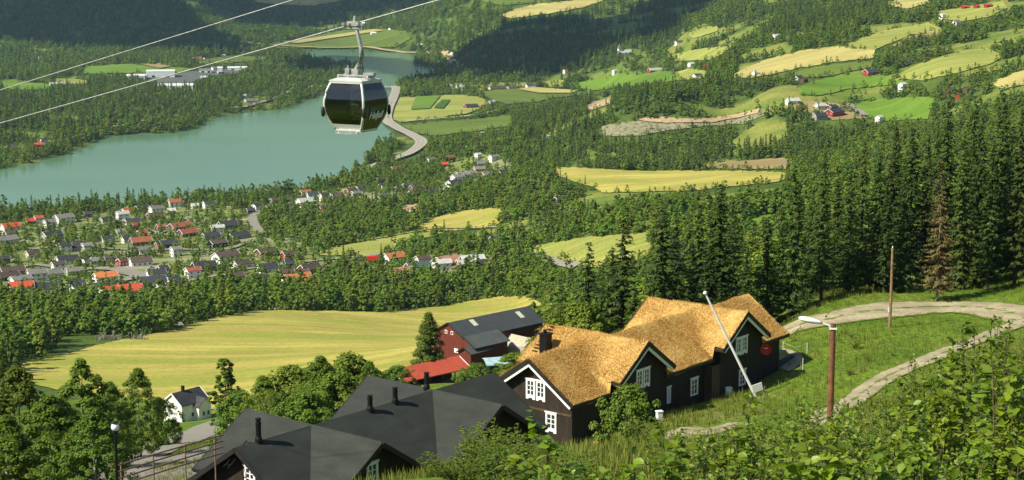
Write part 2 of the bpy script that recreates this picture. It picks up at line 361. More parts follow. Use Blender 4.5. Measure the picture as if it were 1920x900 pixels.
def mat_track():
    m, n, b = nodes('track_gravel')
    a = noise_col(n, (.25, .215, .135), (.40, .345, .22), 1.0, 6, geopos(n, (.35, .35, .35)))
    f = noise_col(n, (.65, .65, .65), (1.15, 1.15, 1.15), 1.0, 8, geopos(n, (3.5, 3.5, 3.5)), .3, .7)
    o = mixc(n, a, f, .8, 'MULTIPLY')
    at = n.nodes.new('ShaderNodeAttribute'); at.attribute_name = 'across'
    nz = n.nodes.new('ShaderNodeTexNoise'); nz.inputs['Scale'].default_value = 1.0; nz.inputs['Detail'].default_value = 6; n.links.new(geopos(n, (.8, .8, .8)), nz.inputs['Vector'])
    def ramp(pts):
        r = n.nodes.new('ShaderNodeValToRGB'); r.color_ramp.elements[0].position = pts[0][0]; r.color_ramp.elements[0].color = (*[pts[0][1]] * 3, 1); r.color_ramp.elements[1].position = pts[-1][0]; r.color_ramp.elements[1].color = (*[pts[-1][1]] * 3, 1)
        for p, v in pts[1:-1]: e = r.color_ramp.elements.new(p); e.color = (v, v, v, 1)
        n.links.new(at.outputs['Fac'], r.inputs[0]); return r.outputs[0]
    rp = ramp([(0, .46), (.18, .30), (.45, .0), (.7, .05), (.9, .55), (1, .9)])
    ad = n.nodes.new('ShaderNodeMath'); ad.operation = 'ADD'; n.links.new(rp, ad.inputs[0]); n.links.new(nz.outputs[0], ad.inputs[1])
    st = n.nodes.new('ShaderNodeMapRange'); st.inputs[1].default_value = .84; st.inputs[2].default_value = 1.0; n.links.new(ad.outputs[0], st.inputs[0])
    n.links.new(mixc(n, o, (.10, .14, .02), st.outputs[0]), b.inputs['Base Color']); b.inputs['Roughness'].default_value = .95; b.inputs['Specular IOR Level'].default_value = .1
    return m
M['track'] = mat_track(); M['floor'] = mat_terrain(); M['meadow'] = mat_meadow('meadow')
M['gravel'] = mat_gravel('gravel', (.38, .33, .22)); M['asphalt'] = mat_gravel('asphalt', (.24, .225, .185), .12)
M['earth'] = mat_gravel('earth', (.42, .31, .17)); M['pit'] = mat_gravel('pit_gravel', (.25, .24, .14), .5)
M['highway'] = mat_gravel('highway', (.30, .28, .22), .12); M['yard'] = mat_gravel('yard', (.12, .13, .11), .35)
Y1, Y2, G1, G2, G3 = (.36, .29, .055), (.47, .38, .085), (.17, .21, .028), (.10, .19, .018), (.055, .13, .015)
M['hay'] = field_mat('hay', (0.250, 0.265, 0.045), (0.455, 0.365, 0.095), .12, .010, .16, .36, .62, (.25, .27, .045))
M['hay_pale'] = field_mat('hay_pale', (.30, .29, .08), (.46, .38, .14), .1)
M['grass_bright'] = field_mat('grass_bright', (0.084, 0.168, 0.015), (0.143, 0.227, 0.025), .4)
M['grass_mid'] = field_mat('grass_mid', (0.076, 0.130, 0.018), (0.134, 0.168, 0.029), .4)
M['grass_dark'] = field_mat('grass_dark', (0.038, 0.101, 0.010), (0.050, 0.118, 0.013), .4)
M['grass_yellow'] = field_mat('grass_yellow', (.165, .215, .035), (.33, .32, .08), .7)
M['tan'] = field_mat('tan', (0.227, 0.185, 0.076), (0.302, 0.227, 0.101), .4)

# ---- terrain: one sheet past the horizon
nr, nc = GX.shape
idx = np.arange(nr * nc).reshape(nr, nc)
F = np.stack([idx[:-1, :-1], idx[:-1, 1:], idx[1:, 1:], idx[1:, :-1]], -1).reshape(-1, 4)
V = np.stack([GX, GY, GZ], -1).reshape(-1, 3)
# close the sheet round and behind the camera with a coarse skirt
ring = []
for a in np.linspace(AZ[-1] + R(4), 2 * math.pi + AZ[0] - R(4), 40):
    for d in (4, 12, 40, 120, 500, 2500, 10500):
        w_ = min(1, max(0, (math.cos(a) + .5) / .9)); w_ = w_ * w_ * (3 - 2 * w_)
        fz = float(np.interp(d, [4, 12, 40, 120, 500, 2500, 10500], [226.9, 222.4, 216.5, 200, 160, 120, 600])); bz = 228 + min(d, 2500) * .16
        ring.append((math.sin(a) * d, math.cos(a) * d, fz * w_ + bz * (1 - w_)))
nb = len(V); ringv = np.array(ring).reshape(40, 7, 3); ri = np.arange(280).reshape(40, 7) + nb
FR = np.stack([ri[:-1, :-1], ri[:-1, 1:], ri[1:, 1:], ri[1:, :-1]], -1).reshape(-1, 4)
rows = [int(np.argmin(abs(LD - d))) for d in (4, 12, 40, 120, 500, 2500, 10500)]
FE = []
for k in range(6):
    FE.append((idx[rows[k], -1], idx[rows[k + 1], -1], ri[0, k + 1], ri[0, k])); FE.append((ri[-1, k], ri[-1, k + 1], idx[rows[k + 1], 0], idx[rows[k], 0]))
me = mesh_np('terrain', np.concatenate([V, ring]), np.concatenate([F, FR, np.array(FE)]), [M['floor']], smooth=True)
def gap_noise(X, Y): return vnoise(X, Y, 75, 9) + .55 * vnoise(X, Y, 30, 10)
def gap_limit(X, Y): return np.where(np.arctan2(X, Y) > R(2.5), .36, .72)     # the right hillsides are more open
_o = np.zeros(len(me.vertices)); _o[:len(V)] = (np.clip((gap_noise(V[:, 0], V[:, 1]) - gap_limit(V[:, 0], V[:, 1])) / .12 + .5, 0, 1) * (np.hypot(V[:, 0], V[:, 1]) > 900))
_oa = me.attributes.new('open_land', 'FLOAT', 'POINT'); _oa.data.foreach_set('value', _o.astype(np.float32))
ter = link('terrain', me); tag(ter, 'dark green wooded valley floor and hillsides', 'terrain', kind='structure')

# ---- lake
m, n, b = nodes('lake_water')
n.links.new(noise_col(n, (.088, .182, .088), (.106, .206, .102), 1.0, 3, geopos(n, (.002, .006, 0)), .4, .6), b.inputs['Base Color'])
b.inputs['Roughness'].default_value = .16; b.inputs['IOR'].default_value = 1.33
bump(n, b, 1.0, .25, .3, geopos(n, (.22, .5, .2)))
M['water'] = m
lp = np.array(LAKE); c0 = lp.mean(0)
mb = MB(); lo = lp.min(0) - 60; hi = lp.max(0) + 60
mb.add([(lo[0], lo[1], 0), (hi[0], lo[1], 0), (hi[0], hi[1], 0), (lo[0], hi[1], 0)], [(0, 1, 2, 3)])
# cut the water sheet to the lake outline, slightly past the shore
def tri_poly(P2, extra=None):
    n_ = len(P2); vs = [Vector(p) for p in P2] + ([Vector(p) for p in extra] if extra is not None else [])
    r = delaunay_2d_cdt(vs, [(i, (i + 1) % n_) for i in range(n_)], [], 1, 1e-5)
    return np.array([(v[0], v[1]) for v in r[0]]), [tuple(f) for f in r[2]]
def grow(P, d):
    P = np.array(P); n_ = len(P); area = sum(P[i - 1][0] * P[i][1] - P[i][0] * P[i - 1][1] for i in range(n_)); s = 1 if area > 0 else -1; out = []
    for i in range(n_):
        t = P[(i + 1) % n_] - P[i - 1]; t = t / max(np.linalg.norm(t), 1e-9); out.append(P[i] + s * d * np.array([t[1], -t[0]]))
    return np.array(out)
lv, lf = tri_poly(grow(lp, 9))
me = bpy.data.meshes.new('lake'); me.from_pydata([(x, y, 0.25) for x, y in lv], [], lf); me.materials.append(M['water']); me.update()
tag(link('lake', me), 'calm milky green lake winding through the valley', 'lake', kind='structure')

# ---- draped patches (fields, yards, roads)
def dens(poly, step, closed=True, wob=0.0, seed=1):
    out = []; q = list(poly); n_ = len(q); g = np.random.default_rng(seed)
    for i in range(n_ if closed else n_ - 1):
        a = np.array(q[i], float); b_ = np.array(q[(i + 1) % n_], float); L = np.linalg.norm(b_ - a); k = max(1, int(L / step))
        for j in range(k): out.append(a + (b_ - a) * j / k)
    if not closed: out.append(np.array(q[-1], float))
    out = np.array(out)
    if wob: out = out + g.normal(0, wob, out.shape)
    return out
MASK = np.zeros((1080, 2420), np.int8)      # photo-space land cover read when scattering trees: 0 wood, 1 open, 2 village; offset 250, 60
_yy, _xx = np.mgrid[0:1080, 0:2420]; _PP = np.stack([_xx - 250.0, _yy - 60.0], -1)
def cover(poly, code):
    q = np.array(poly); x0, y0 = np.maximum(q.min(0) + (250, 60), 0).astype(int); x1, y1 = (q.max(0) + (252, 62)).astype(int)
    sub = _PP[y0:y1, x0:x1]; ins = inpoly(sub, q); MASK[y0:y1, x0:x1][ins] = code
def drape_world(name, W2, mat, lvl, label=None, cat=None, kind='structure'):
    """a sheet over the terrain; lvl raises it over the sheets beneath"""
    W2 = np.array(W2); lo, hi = W2.min(0), W2.max(0)
    m_ = (GX > lo[0]) & (GX < hi[0]) & (GY > lo[1]) & (GY < hi[1]); P = np.stack([GX[m_], GY[m_]], -1)
    if len(P): P = P[inpoly(P, W2)]
    if len(P) > 26000: P = P[::int(len(P) / 26000) + 1]
    if len(P): P = P[polydist(P, W2) > .4]
    v, f = tri_poly(W2, P if len(P) else None)
    D = np.hypot(v[:, 0], v[:, 1]); z = zgrid(v[:, 0], v[:, 1]) + lvl * (.02 + D * 2.6e-4 * np.clip(D / 450, .3, 1))
    me = bpy.data.meshes.new(name); me.from_pydata(np.column_stack([v, z]).tolist(), [], f); me.materials.append(mat)
    me.polygons.foreach_set('use_smooth', [True] * len(me.polygons)); me.update()
    o = link(name, me); tag(o, label, cat, kind=kind); return o
EDGES = []
def patch(name, poly, mat, lvl=2, label=None, cat='field', code=1, wob=.5, step=7):
    q = dens(poly, step, True, wob, len(poly) * 7 + int(poly[0][0]))
    W = np.array([ground(x, y)[:2] for x, y in q])
    D = np.hypot(W[:, 0], W[:, 1])
    if code is not None: cover(poly, code)
    if code == 1 and lvl == 2: EDGES.append(W)
    return drape_world(name, W, mat, lvl, label, cat)
def smooth_line(P, k=12):
    P = np.array(P, float); P = np.vstack([2 * P[0] - P[1], P, 2 * P[-1] - P[-2]]); out = []
    for i in range(1, len(P) - 2):
        for j in range(k):
            t = j / k; a, b_, c, d = P[i - 1], P[i], P[i + 1], P[i + 2]
            out.append(.5 * (2 * b_ + (c - a) * t + (2 * a - 5 * b_ + 4 * c - d) * t * t + (3 * b_ - a - 3 * c + d) * t ** 3))
    out.append(P[-2]); return np.array(out)
ROADS = []
def road(name, px, width, mat, lvl=3, label=None, world=False, lines=None, cat='road'):
    P = np.array(px, float) if world else np.array([ground(x, y)[:2] for x, y in px])
    P = smooth_line(P); T = np.gradient(P, axis=0); T /= np.linalg.norm(T, axis=1)[:, None] + 1e-9; N = np.stack([-T[:, 1], T[:, 0]], -1)
    ROADS.append((P, width)); ks = np.linspace(-1, 1, 5); V = []; F = []
    rag = .0 if lines else (.05 if width > 8 else .13); gr = np.random.default_rng(len(px) * 31 + int(width * 10)); wl, wr = (width / 2 * (1 + rag * gr.normal(0, .5, len(P))) for _ in (0, 1))
    for i in range(len(P)):
        for k in ks:
            q = P[i] + N[i] * k * (wl[i] if k < 0 else wr[i]); D = np.hypot(*q); V.append((q[0], q[1], float(zgrid(q[0], q[1])) + lvl * (.02 + D * 2.6e-4 * np.clip(D / 450, .3, 1))))
    for i in range(len(P) - 1):
        for k in range(4): a = i * 5 + k; F.append((a, a + 1, a + 6, a + 5))
    me = bpy.data.meshes.new(name); me.from_pydata(V, [], F); me.materials.append(mat); me.polygons.foreach_set('use_smooth', [True] * len(F)); me.update()
    at_ = me.attributes.new('across', 'FLOAT', 'POINT'); at_.data.foreach_set('value', np.tile(np.abs(ks), len(P)).astype(np.float32))
    o = link(name, me); tag(o, label, cat, kind='structure')
    if lines:
        V = []; F = []
        for off in lines:
            i = 0
            while i < len(P) - 1:
                for s in (-.09, .09):
                    for j in (i, i + 1):
                        q = P[j] + N[j] * (off + s); D = np.hypot(*q); V.append((q[0], q[1], float(zgrid(q[0], q[1])) + (lvl + .6) * (.02 + D * 2.6e-4 * np.clip(D / 450, .3, 1))))
                b_ = len(V) - 4; F.append((b_, b_ + 2, b_ + 3, b_ + 1)); i += 1 if abs(off) > 1 else 2
        me = bpy.data.meshes.new('road_marking'); me.from_pydata(V, [], F); me.materials.append(M['marking']); me.update()
        tag(link('road_marking', me), 'white painted lines along the lakeside highway', 'road marking', kind='structure')
    return o
M['marking'] = paint('marking', (.75, .75, .7), .7, .1)

patch('hay_field', [(20,683),(60,675),(130,664),(200,644),(280,629),(340,611),(400,597),(480,583),(560,583),(640,584),(700,587),(800,578),(860,568),(930,557),(985,557),(1020,572),(1026,590),(990,598),(900,615),(838,645),(832,690),(760,725),(600,770),(400,770),(300,755),(120,735),(20,712)], M['hay'], 2, 'large mown yellow hay field beyond the farm')
patch('hay_field', [(1035,315),(1100,316),(1200,322),(1300,321),(1440,322),(1482,326),(1470,340),(1430,346),(1370,351),(1300,359),(1200,361),(1130,363),(1112,352),(1070,340),(1042,328)], M['hay'], 2, 'striped yellow hay field in the middle of the woods')
patch('tan_field', [(1308,309),(1400,302),(1470,297),(1492,300),(1488,319),(1400,318),(1325,316)], M['tan'], 2, 'small tan stubble field above the yellow field')
patch('hay_field', [(777,427),(830,405),(880,395),(942,391),(942,414),(930,425),(860,433),(800,436)], M['hay'], 2, 'small yellow hay field right of the village wood')
patch('pasture', [(600,468),(700,452),(770,438),(835,436),(810,445),(745,458),(738,470),(700,481),(600,480)], M['grass_yellow'], 2, 'narrow green and yellow pasture before the village wood')
patch('pasture', [(985,466),(1060,452),(1100,445),(1215,437),(1225,470),(1190,495),(1100,505),(1060,495),(1005,480)], M['grass_yellow'], 2, 'yellow green pasture left of the tall spruces')
patch('crop_field', [(742,182),(780,183),(870,178),(905,185),(918,197),(880,213),(820,222),(752,231),(730,223),(733,205)], M['grass_yellow'], 2, 'yellow and green striped field beside the highway')
patch('crop_strip', [(829,190),(845,190),(831,206),(813,205)], M['grass_dark'], 4, 'dark green strip inside the highway field', code=None, wob=0)
patch('crop_strip', [(780,184),(826,182),(806,206),(770,208)], M['grass_bright'], 4, 'bright green strip inside the highway field', code=None, wob=0)
patch('pasture', [(752,236),(900,223),(962,217),(955,238),(880,249),(815,256),(785,252)], M['grass_mid'], 2, 'flat green pasture below the highway field')
patch('crop_field', [(895,172),(960,168),(985,164),(1090,172),(1112,178),(1030,186),(1010,192),(950,197),(920,188)], M['grass_mid'], 2, 'green field beside the big brown farm')
patch('crop_strip', [(972,170),(1000,166),(1085,173),(1070,177),(1010,177)], M['hay_pale'], 4, 'pale yellow strip beside the big brown farm', code=None, wob=0)
patch('crop_field', [(1062,160),(1110,151),(1150,143),(1200,133),(1270,136),(1285,150),(1200,161),(1110,171)], M['grass_bright'], 2, 'bright green slope below the long red barn')
patch('hay_field', [(935,32),(965,18),(1010,8),(1045,6),(1120,-6),(1140,0),(1090,16),(1035,26),(960,36)], M['hay_pale'], 2, 'pale yellow field on the far central hillside')
patch('pasture', [(890,0),(930,-20),(1010,-12),(1000,6),(940,12)], M['grass_mid'], 2, 'far green clearing above the central hillside')
patch('crop_field', [(150,140),(160,126),(240,121),(300,124),(372,130),(340,137),(280,138)], M['grass_bright'], 2, 'green field left of the white factory halls')
patch('tan_field', [(262,123),(300,121),(332,125),(300,131)], M['tan'], 4, 'tan strip left of the white factory halls', code=None, wob=0)
patch('pasture', [(0,152),(20,150),(60,156),(108,160),(105,166),(45,171),(8,167)], M['grass_bright'], 2, 'bright green pasture at the far left of the valley')
patch('pasture', [(95,148),(150,150),(172,155),(150,161),(105,156)], M['grass_yellow'], 2, 'small yellow green pasture beside the far left farm')
patch('pasture', [(370,114),(430,106),(500,108),(498,114),(430,120),(375,121)], M['grass_mid'], 2, 'green pasture behind the white factory halls')
patch('pasture', [(505,84),(560,74),(640,58),(720,55),(762,60),(770,74),(740,90),(640,92),(520,92)], M['grass_mid'], 2, 'green meadow beyond the upper lake')
patch('crop_strip', [(530,82),(600,72),(700,58),(720,60),(640,72),(560,84)], M['hay_pale'], 4, 'pale yellow strip beyond the upper lake', code=None, wob=0)
patch('hay_field', [(470,4),(520,-6),(600,-8),(650,0),(590,12),(520,10)], M['hay_pale'], 2, 'pale yellow clearing on the far hilltop')
patch('hay_field', [(1365,146),(1400,128),(1430,115),(1500,96),(1570,88),(1640,95),(1640,110),(1560,118),(1500,128),(1450,140),(1400,148)], M['hay_pale'], 2, 'long golden field on the right hillside')
patch('pasture', [(1578,90),(1620,70),(1660,58),(1740,44),(1778,60),(1710,66),(1670,82),(1640,95)], M['grass_yellow'], 2, 'olive pasture high on the right hillside')
patch('tan_field', [(1668,92),(1700,72),(1762,62),(1770,66),(1710,86)], M['tan'], 4, 'narrow tan strip high on the right hillside', code=None)
patch('pasture', [(1480,138),(1560,121),(1640,115),(1632,128),(1545,145),(1500,147)], M['grass_mid'], 2, 'green field under the long golden field')
patch('pasture', [(1495,165),(1530,152),(1590,140),(1650,144),(1700,155),(1690,160),(1600,166),(1540,180),(1500,178)], M['grass_bright'], 2, 'bright green field beside the red barn')
patch('pasture', [(1668,150),(1720,122),(1800,96),(1850,91),(1882,106),(1860,120),(1800,137),(1730,152)], M['grass_yellow'], 2, 'sloping yellow green field right of the red barn')
patch('pasture', [(1592,196),(1640,188),(1680,185),(1740,184),(1760,188),(1745,205),(1740,224),(1650,229),(1615,216)], M['grass_bright'], 2, 'rounded bright green field by the farm drive')
patch('hay_field', [(1655,8),(1690,-4),(1745,-6),(1742,6),(1700,19)], M['hay_pale'], 2, 'golden field at the top of the right hillside')
patch('pasture', [(1755,22),(1830,12),(1880,2),(1890,16),(1850,34),(1800,42),(1765,36)], M['grass_yellow'], 2, 'farmyard pasture on top of the right hillside')
patch('pasture', [(1258,106),(1300,95),(1372,86),(1376,92),(1332,113),(1272,116)], M['grass_yellow'], 2, 'small olive pasture left of the golden field')
patch('pasture', [(1285,66),(1320,52),(1350,48),(1345,60),(1300,74)], M['grass_yellow'], 2, 'small steep clearing above the olive pasture')
patch('hay_field', [(1855,158),(1900,138),(1960,122),(1970,150),(1880,168)], M['hay_pale'], 2, 'golden field edge at the right of the hillside')
patch('pasture', [(1255,140),(1290,130),(1330,134),(1320,148),(1270,152)], M['grass_yellow'], 2, 'small yellow yard field by the white houses')
patch('pasture', [(1385,418),(1420,405),(1470,400),(1460,425),(1400,430)], M['grass_bright'], 2, 'sunny green clearing behind the spruces')
patch('gravel_pit', [(1128,238),(1180,230),(1230,223),(1330,224),(1400,214),(1432,207),(1436,216),(1400,233),(1300,240),(1240,248),(1200,256),(1132,256)], M['pit'], 2, 'grey and tan gravel pit cut into the woods', 'gravel pit')
patch('gravel_pit', [(1186,226),(1230,221),(1300,226),(1370,219),(1425,206),(1420,216),(1340,232),(1240,233)], M['earth'], 4, 'tan bank along the back of the gravel pit', 'gravel pit', code=None)
patch('earth_clearing', [(1090,206),(1110,192),(1150,185),(1145,196),(1110,207)], M['earth'], 2, 'bare brown clearing on the wooded ridge', 'clearing')
patch('earth_clearing', [(752,394),(762,386),(785,382),(790,392),(770,400)], M['earth'], 2, 'bare reddish bank at the edge of the village', 'clearing')
patch('factory_yard', [(240,151),(300,141),(400,131),(470,131),(465,137),(395,144),(345,160),(300,158)], M['yard'], 2, 'paved yard round the white factory halls', 'yard')
patch('meadow', [(520,250),(500,262),(490,268)], M['grass_mid'], 2, code=None) if 0 else None
VG = field_mat('village_lawn', (.10, .16, .03), (.20, .22, .06), .4, .05, .08, .35, .6, (.27, .25, .17))
patch('village_ground', [(-60,420),(60,412),(120,405),(200,394),(300,378),(400,378),(470,392),(482,412),(490,440),(560,452),(600,482),(690,486),(700,503),(620,518),(600,545),(520,552),(420,548),(330,560),(260,580),(200,590),(120,582),(0,575),(-60,570)], VG, 1, 'lawns and yards of the village', 'ground', 2, 1.5)
patch('village_ground', [(488,385),(560,370),(640,352),(740,348),(800,343),(850,300),(900,290),(962,305),(962,336),(880,352),(850,368),(790,378),(740,386),(700,388),(650,398),(560,404),(495,400)], VG, 1, 'lawns round the upper village houses', 'ground', 2, 1.5)
patch('village_ground', [(640,490),(700,482),(780,478),(850,476),(920,478),(925,505),(850,515),(760,520),(700,510),(650,512)], VG, 1, 'yard round the red roofed farm workshops', 'ground', 2, 1.5)
patch('meadow', [(0,276),(40,262),(100,262),(110,280),(50,300),(0,308)], M['grass_mid'], 1, 'grassy bank by the lakeside farm', 'meadow', 2)
patch('meadow', [(440,196),(470,180),(500,182),(500,196),(460,204)], M['grass_mid'], 1, 'grassy bank on the far lake shore', 'meadow', 2)
patch('meadow', [(1140,145),(1180,92),(1215,95),(1230,122),(1255,136),(1190,142)], M['grass_mid'], 1, 'open farmland round the white church', 'meadow', 2)
patch('meadow', [(1480,195),(1530,190),(1600,198),(1625,222),(1560,226),(1500,215)], M['tan'], 1, 'yards round the dark farm buildings', 'ground', 2)
patch('meadow', [(840,172),(830,158),(900,154),(1000,156),(1060,150),(1060,164),(985,163),(895,171)], M['grass_yellow'], 1, 'meadow along the foot of the wooded hill', 'meadow', 2)
cover([(720,163),(752,163),(747,190),(737,226),(760,238),(802,262),(797,286),(765,302),(728,296),(745,282),(765,266),(745,256),(715,246),(705,228),(722,205)], 1)
cover([(-60,396),(60,396),(120,396),(200,386),(300,370),(400,368),(470,382),(470,392),(400,388),(345,388),(320,384),(290,390),(240,394),(200,400),(160,402),(110,408),(60,413),(0,420),(-60,424)], 0)
# near hillside grass
def wpatch(name, W, mat, lvl, label, cat):
    return drape_world(name, dens(W, 4, True, .25, int(len(W))), mat, lvl, label, cat)
wpatch('grass_slope', [(-100,10),(-30,6),(40,6),(120,10),(140,90),(110,170),(84,212),(66,222),(44,212),(36,196),(30,183),(22,176),(0,172),(-20,180),(-50,205),(-58,222),(-40,250),(-28,300),(-50,395),(-70,430),(-110,430),(-115,395),(-130,300),(-130,120)], M['meadow'], 1, 'steep grassy hillside round the lodges', 'grass')
wpatch('farmyard_grass', [(-46,330),(-30,300),(0,290),(30,330),(30,420),(10,470),(-30,440),(-60,440),(-60,380)], M['meadow'], 1, 'rough grass round the red barns', 'grass')

# roads
road('highway', [(700,172),(738,166),(742,175),(736,190),(728,208),(726,228),(745,243),(772,256),(790,270),(768,290),(735,302),(690,318)], 15, M['highway'], 5, 'grey lakeside highway curving past the cabin', lines=(-5.5, 0, 5.5))
road('village_road', [(492,440),(478,425),(474,410),(486,398),(505,388)], 8, M['asphalt'], 4, 'village road climbing between the woods')
road('village_road', [(-40,520),(60,500),(120,506),(205,508),(240,516),(330,530),(400,520),(450,508),(520,500),(600,490),(690,482),(760,474),(800,470)], 7, M['asphalt'], 4, 'main road along the near edge of the village')
road('village_road', [(210,506),(240,512),(262,520),(230,528),(200,520)], 13, M['asphalt'], 4.6, 'wide paved turning place in the village')
road('village_road', [(60,470),(140,462),(230,470),(330,470),(420,470),(470,455)], 5, M['asphalt'], 4, 'narrow street through the middle village')
road('village_road', [(180,425),(260,412),(330,400),(400,394)], 5, M['asphalt'], 4, 'narrow street near the lakeside wood')
road('village_road', [(220,575),(260,560),(310,548),(350,538)], 5, M['asphalt'], 4.4, 'lane between the red roofed houses')
road('country_road', [(905,500),(940,482),(1000,479),(1040,492),(1080,502)], 5, M['asphalt'], 4, 'road past the pasture left of the spruces')
road('farm_track', [(690,452),(760,440),(830,430),(930,428)], 4, M['track'], 4, 'gravel track under the small yellow field')
road('farm_drive', [(1590,197),(1605,208),(1622,219)], 9, M['asphalt'], 4, 'pale farm drive beside the green field')
road('country_road', [(765,230),(830,224),(900,216),(945,208),(985,216),(1000,226)], 6, M['gravel'], 4, 'pale lane between the highway fields')
road('country_road', [(430,205),(470,200),(520,185),(560,165),(585,158)], 8, M['asphalt'], 4, 'road along the far shore of the lake')
road('country_road', [(200,240),(240,236),(270,228),(290,222)], 5, M['gravel'], 4, 'short lane through the far lakeside wood')
road('country_road', [(440,80),(480,84),(560,90),(640,92),(720,96),(800,102),(850,118),(870,135)], 12, M['earth'], 4, 'pale road along the upper lake')
road('gravel_track', [(1452,634),(1500,610),(1560,598),(1640,584),(1740,577),(1850,580),(1980,606)], 8.2, M['track'], 3, 'pale gravel road curving below the spruces')
road('gravel_track', [(19,112),(22,108),(26,107),(32,117),(40,132),(50,150),(62,166),(80,178)], 4.2, M['track'], 3.6, 'gravel path climbing the grass slope', world=True) if 0 else None
road('gravel_track', [(1390,905),(1450,860),(1530,806),(1590,760),(1650,715),(1740,675),(1830,640),(1900,612),(1980,590)], 2.7, M['track'], 3.6, 'sandy path climbing the grass slope')
road('gravel_track', [(1160,915),(1260,845),(1330,812),(1390,795)], 2.6, M['track'], 3.4, 'sandy path below the leafy bushes')
road('asphalt_road', [(60,905),(160,880),(240,858),(330,828),(400,800),(440,782)], 10, M['asphalt'], 3, 'grey road passing the white house')
road('asphalt_road', [(100,935),(220,888),(330,862),(420,850),(470,846)], 8, M['asphalt'], 3.8, 'paved parking strip behind the pole railing')
patch('parking_strip', [(222,935),(230,886),(300,862),(360,845),(428,826),(445,850),(425,885),(405,935)], M['asphalt'], 4.4, 'grey gravel parking strip beyond the pole railing', 'ground', None)
road('farm_track', [(360,778),(400,768),(450,760)], 3, M['track'], 3.4, 'short drive beside the white house')
patch('farmyard', [(880,690),(900,672),(960,655),(1015,640),(1010,668),(960,690),(900,712)], M['gravel'], 2, 'pale yard between the barns and the lodges', 'ground', None)
patch('gravel_heap', [(1448,668),(1470,655),(1500,662),(1506,680),(1480,698),(1452,690)], M['gravel'], 3, 'pale gravel patch beside the right lodge', 'ground', None)

# ---- air
def make_haze():
    mb = MB(); mb.box(-7000, 7000, -900, 9800, -12, 690)
    m = bpy.data.materials.new('haze'); m.use_nodes = True; n = m.node_tree; n.nodes.clear()
    v = n.nodes.new('ShaderNodeVolumePrincipled'); v.inputs['Color'].default_value = (.50, .78, 1.0, 1); v.inputs['Density'].default_value = 0.000029; v.inputs['Anisotropy'].default_value = .2
    o = n.nodes.new('ShaderNodeOutputMaterial'); n.links.new(v.outputs[0], o.inputs['Volume'])
    tag(mb.build('haze', m), 'thin blue summer haze over the valley', 'haze', kind='stuff')
make_haze()

# ---- clouds high above, whose shadows lie on the far hills
M['cloud'] = paint('cloud', (.85, .85, .85), 1, .05, .01)
def cloud(poly, label, alt=1500):
    W = np.array([ground(x, y) for x, y in dens(poly, 40)]); g = np.random.default_rng(len(poly))
    k = (alt - W[:, 2]) / SUN_V[2]; C = W[:, :2] + SUN_V[:2] * k[:, None]
    lo, hi = C.min(0), C.max(0); r0 = max(18, math.sqrt((hi - lo).prod()) / 22)
    V = []; F = []; b = 0
    import bmesh
    bm = bmesh.new(); bmesh.ops.create_icosphere(bm, subdivisions=2, radius=1); sv = np.array([v.co[:] for v in bm.verts]); sf = np.array([[v.index for v in f.verts] for f in bm.faces]); bm.free()
    for x in np.arange(lo[0], hi[0], r0 * .8):
        for y in np.arange(lo[1], hi[1], r0 * .8):
            p = np.array([x, y]) + g.normal(0, r0 * .25, 2)
            if not inpoly(p[None], C)[0]: continue
            r = r0 * g.uniform(.6, 1.25); V.append(sv * (r, r, r * .55) + (p[0], p[1], alt + g.normal(0, r0 * .3))); F.append(sf + b); b += len(sv)
    if not V: return
    me = mesh_np('cloud', np.concatenate(V), np.concatenate(F), [M['cloud']], smooth=True)
    tag(link('cloud', me), label, 'cloud', 'summer clouds above the valley', 'stuff')
cloud([(-300,78),(0,74),(140,82),(260,88),(330,100),(430,102),(440,84),(400,62),(370,36),(330,10),(280,-30),(-300,-30)], 'white summer cloud over the left hills')
cloud([(330,-30),(420,30),(470,52),(560,50),(620,46),(660,30),(740,20),(800,6),(760,-30),(560,-8),(460,-10)], 'white summer cloud over the far lake end')
cloud([(860,128),(850,106),(880,86),(930,62),(970,40),(1060,32),(1130,34),(1190,26),(1235,0),(1260,-30),(1400,-30),(1330,0),(1290,40),(1250,70),(1200,72),(1130,92),(1070,120),(1000,142),(930,138)], 'white summer cloud over the central wooded hill')
cloud([(560,122),(620,110),(700,112),(780,118),(830,128),(860,150),(800,158),(690,126),(640,136),(570,140)], 'small white summer cloud over the upper lake')
# ================================================================== TREES
def scatter(tv, tf, pos, rot, scl):
    """copies of a small template: pos (N,3), rot (N,3,3), scl (N,) or (N,3)"""
    N = len(pos); tv = np.asarray(tv, float); scl = np.asarray(scl, float)
    if scl.ndim == 1: scl = scl[:, None]
    v = tv[None] * (scl[:, None, :] if scl.shape[1] == 3 else scl[:, None, :])
    V = np.einsum('nij,nkj->nki', rot, v) + pos[:, None, :]
    F = [np.asarray(f)[None] + (np.arange(N) * len(tv))[:, None, None] for f in tf]
    return V.reshape(-1, 3), [f.reshape(-1, f.shape[-1]) for f in F]
def nrm(v): return v / (np.linalg.norm(v, axis=-1, keepdims=True) + 1e-9)
def frames(nrml, along):
    """rotation matrices with local z = nrml, local y close to along"""
    z = nrm(nrml); x = nrm(np.cross(along, z)); y = np.cross(z, x)
    return np.stack([x, y, z], -1)
QUAD = ([(-.5, -.5, 0), (.5, -.5, .12), (.5, .5, 0), (-.5, .5, .12)], [[(0, 1, 2), (0, 2, 3)]])
LEAF5 = ([(0, -.55, 0), (.42, -.05, .10), (.16, .5, -.05), (-.30, .45, .05), (-.45, -.1, .08)], [[(0, 1, 2), (0, 2, 3), (0, 3, 4)]])
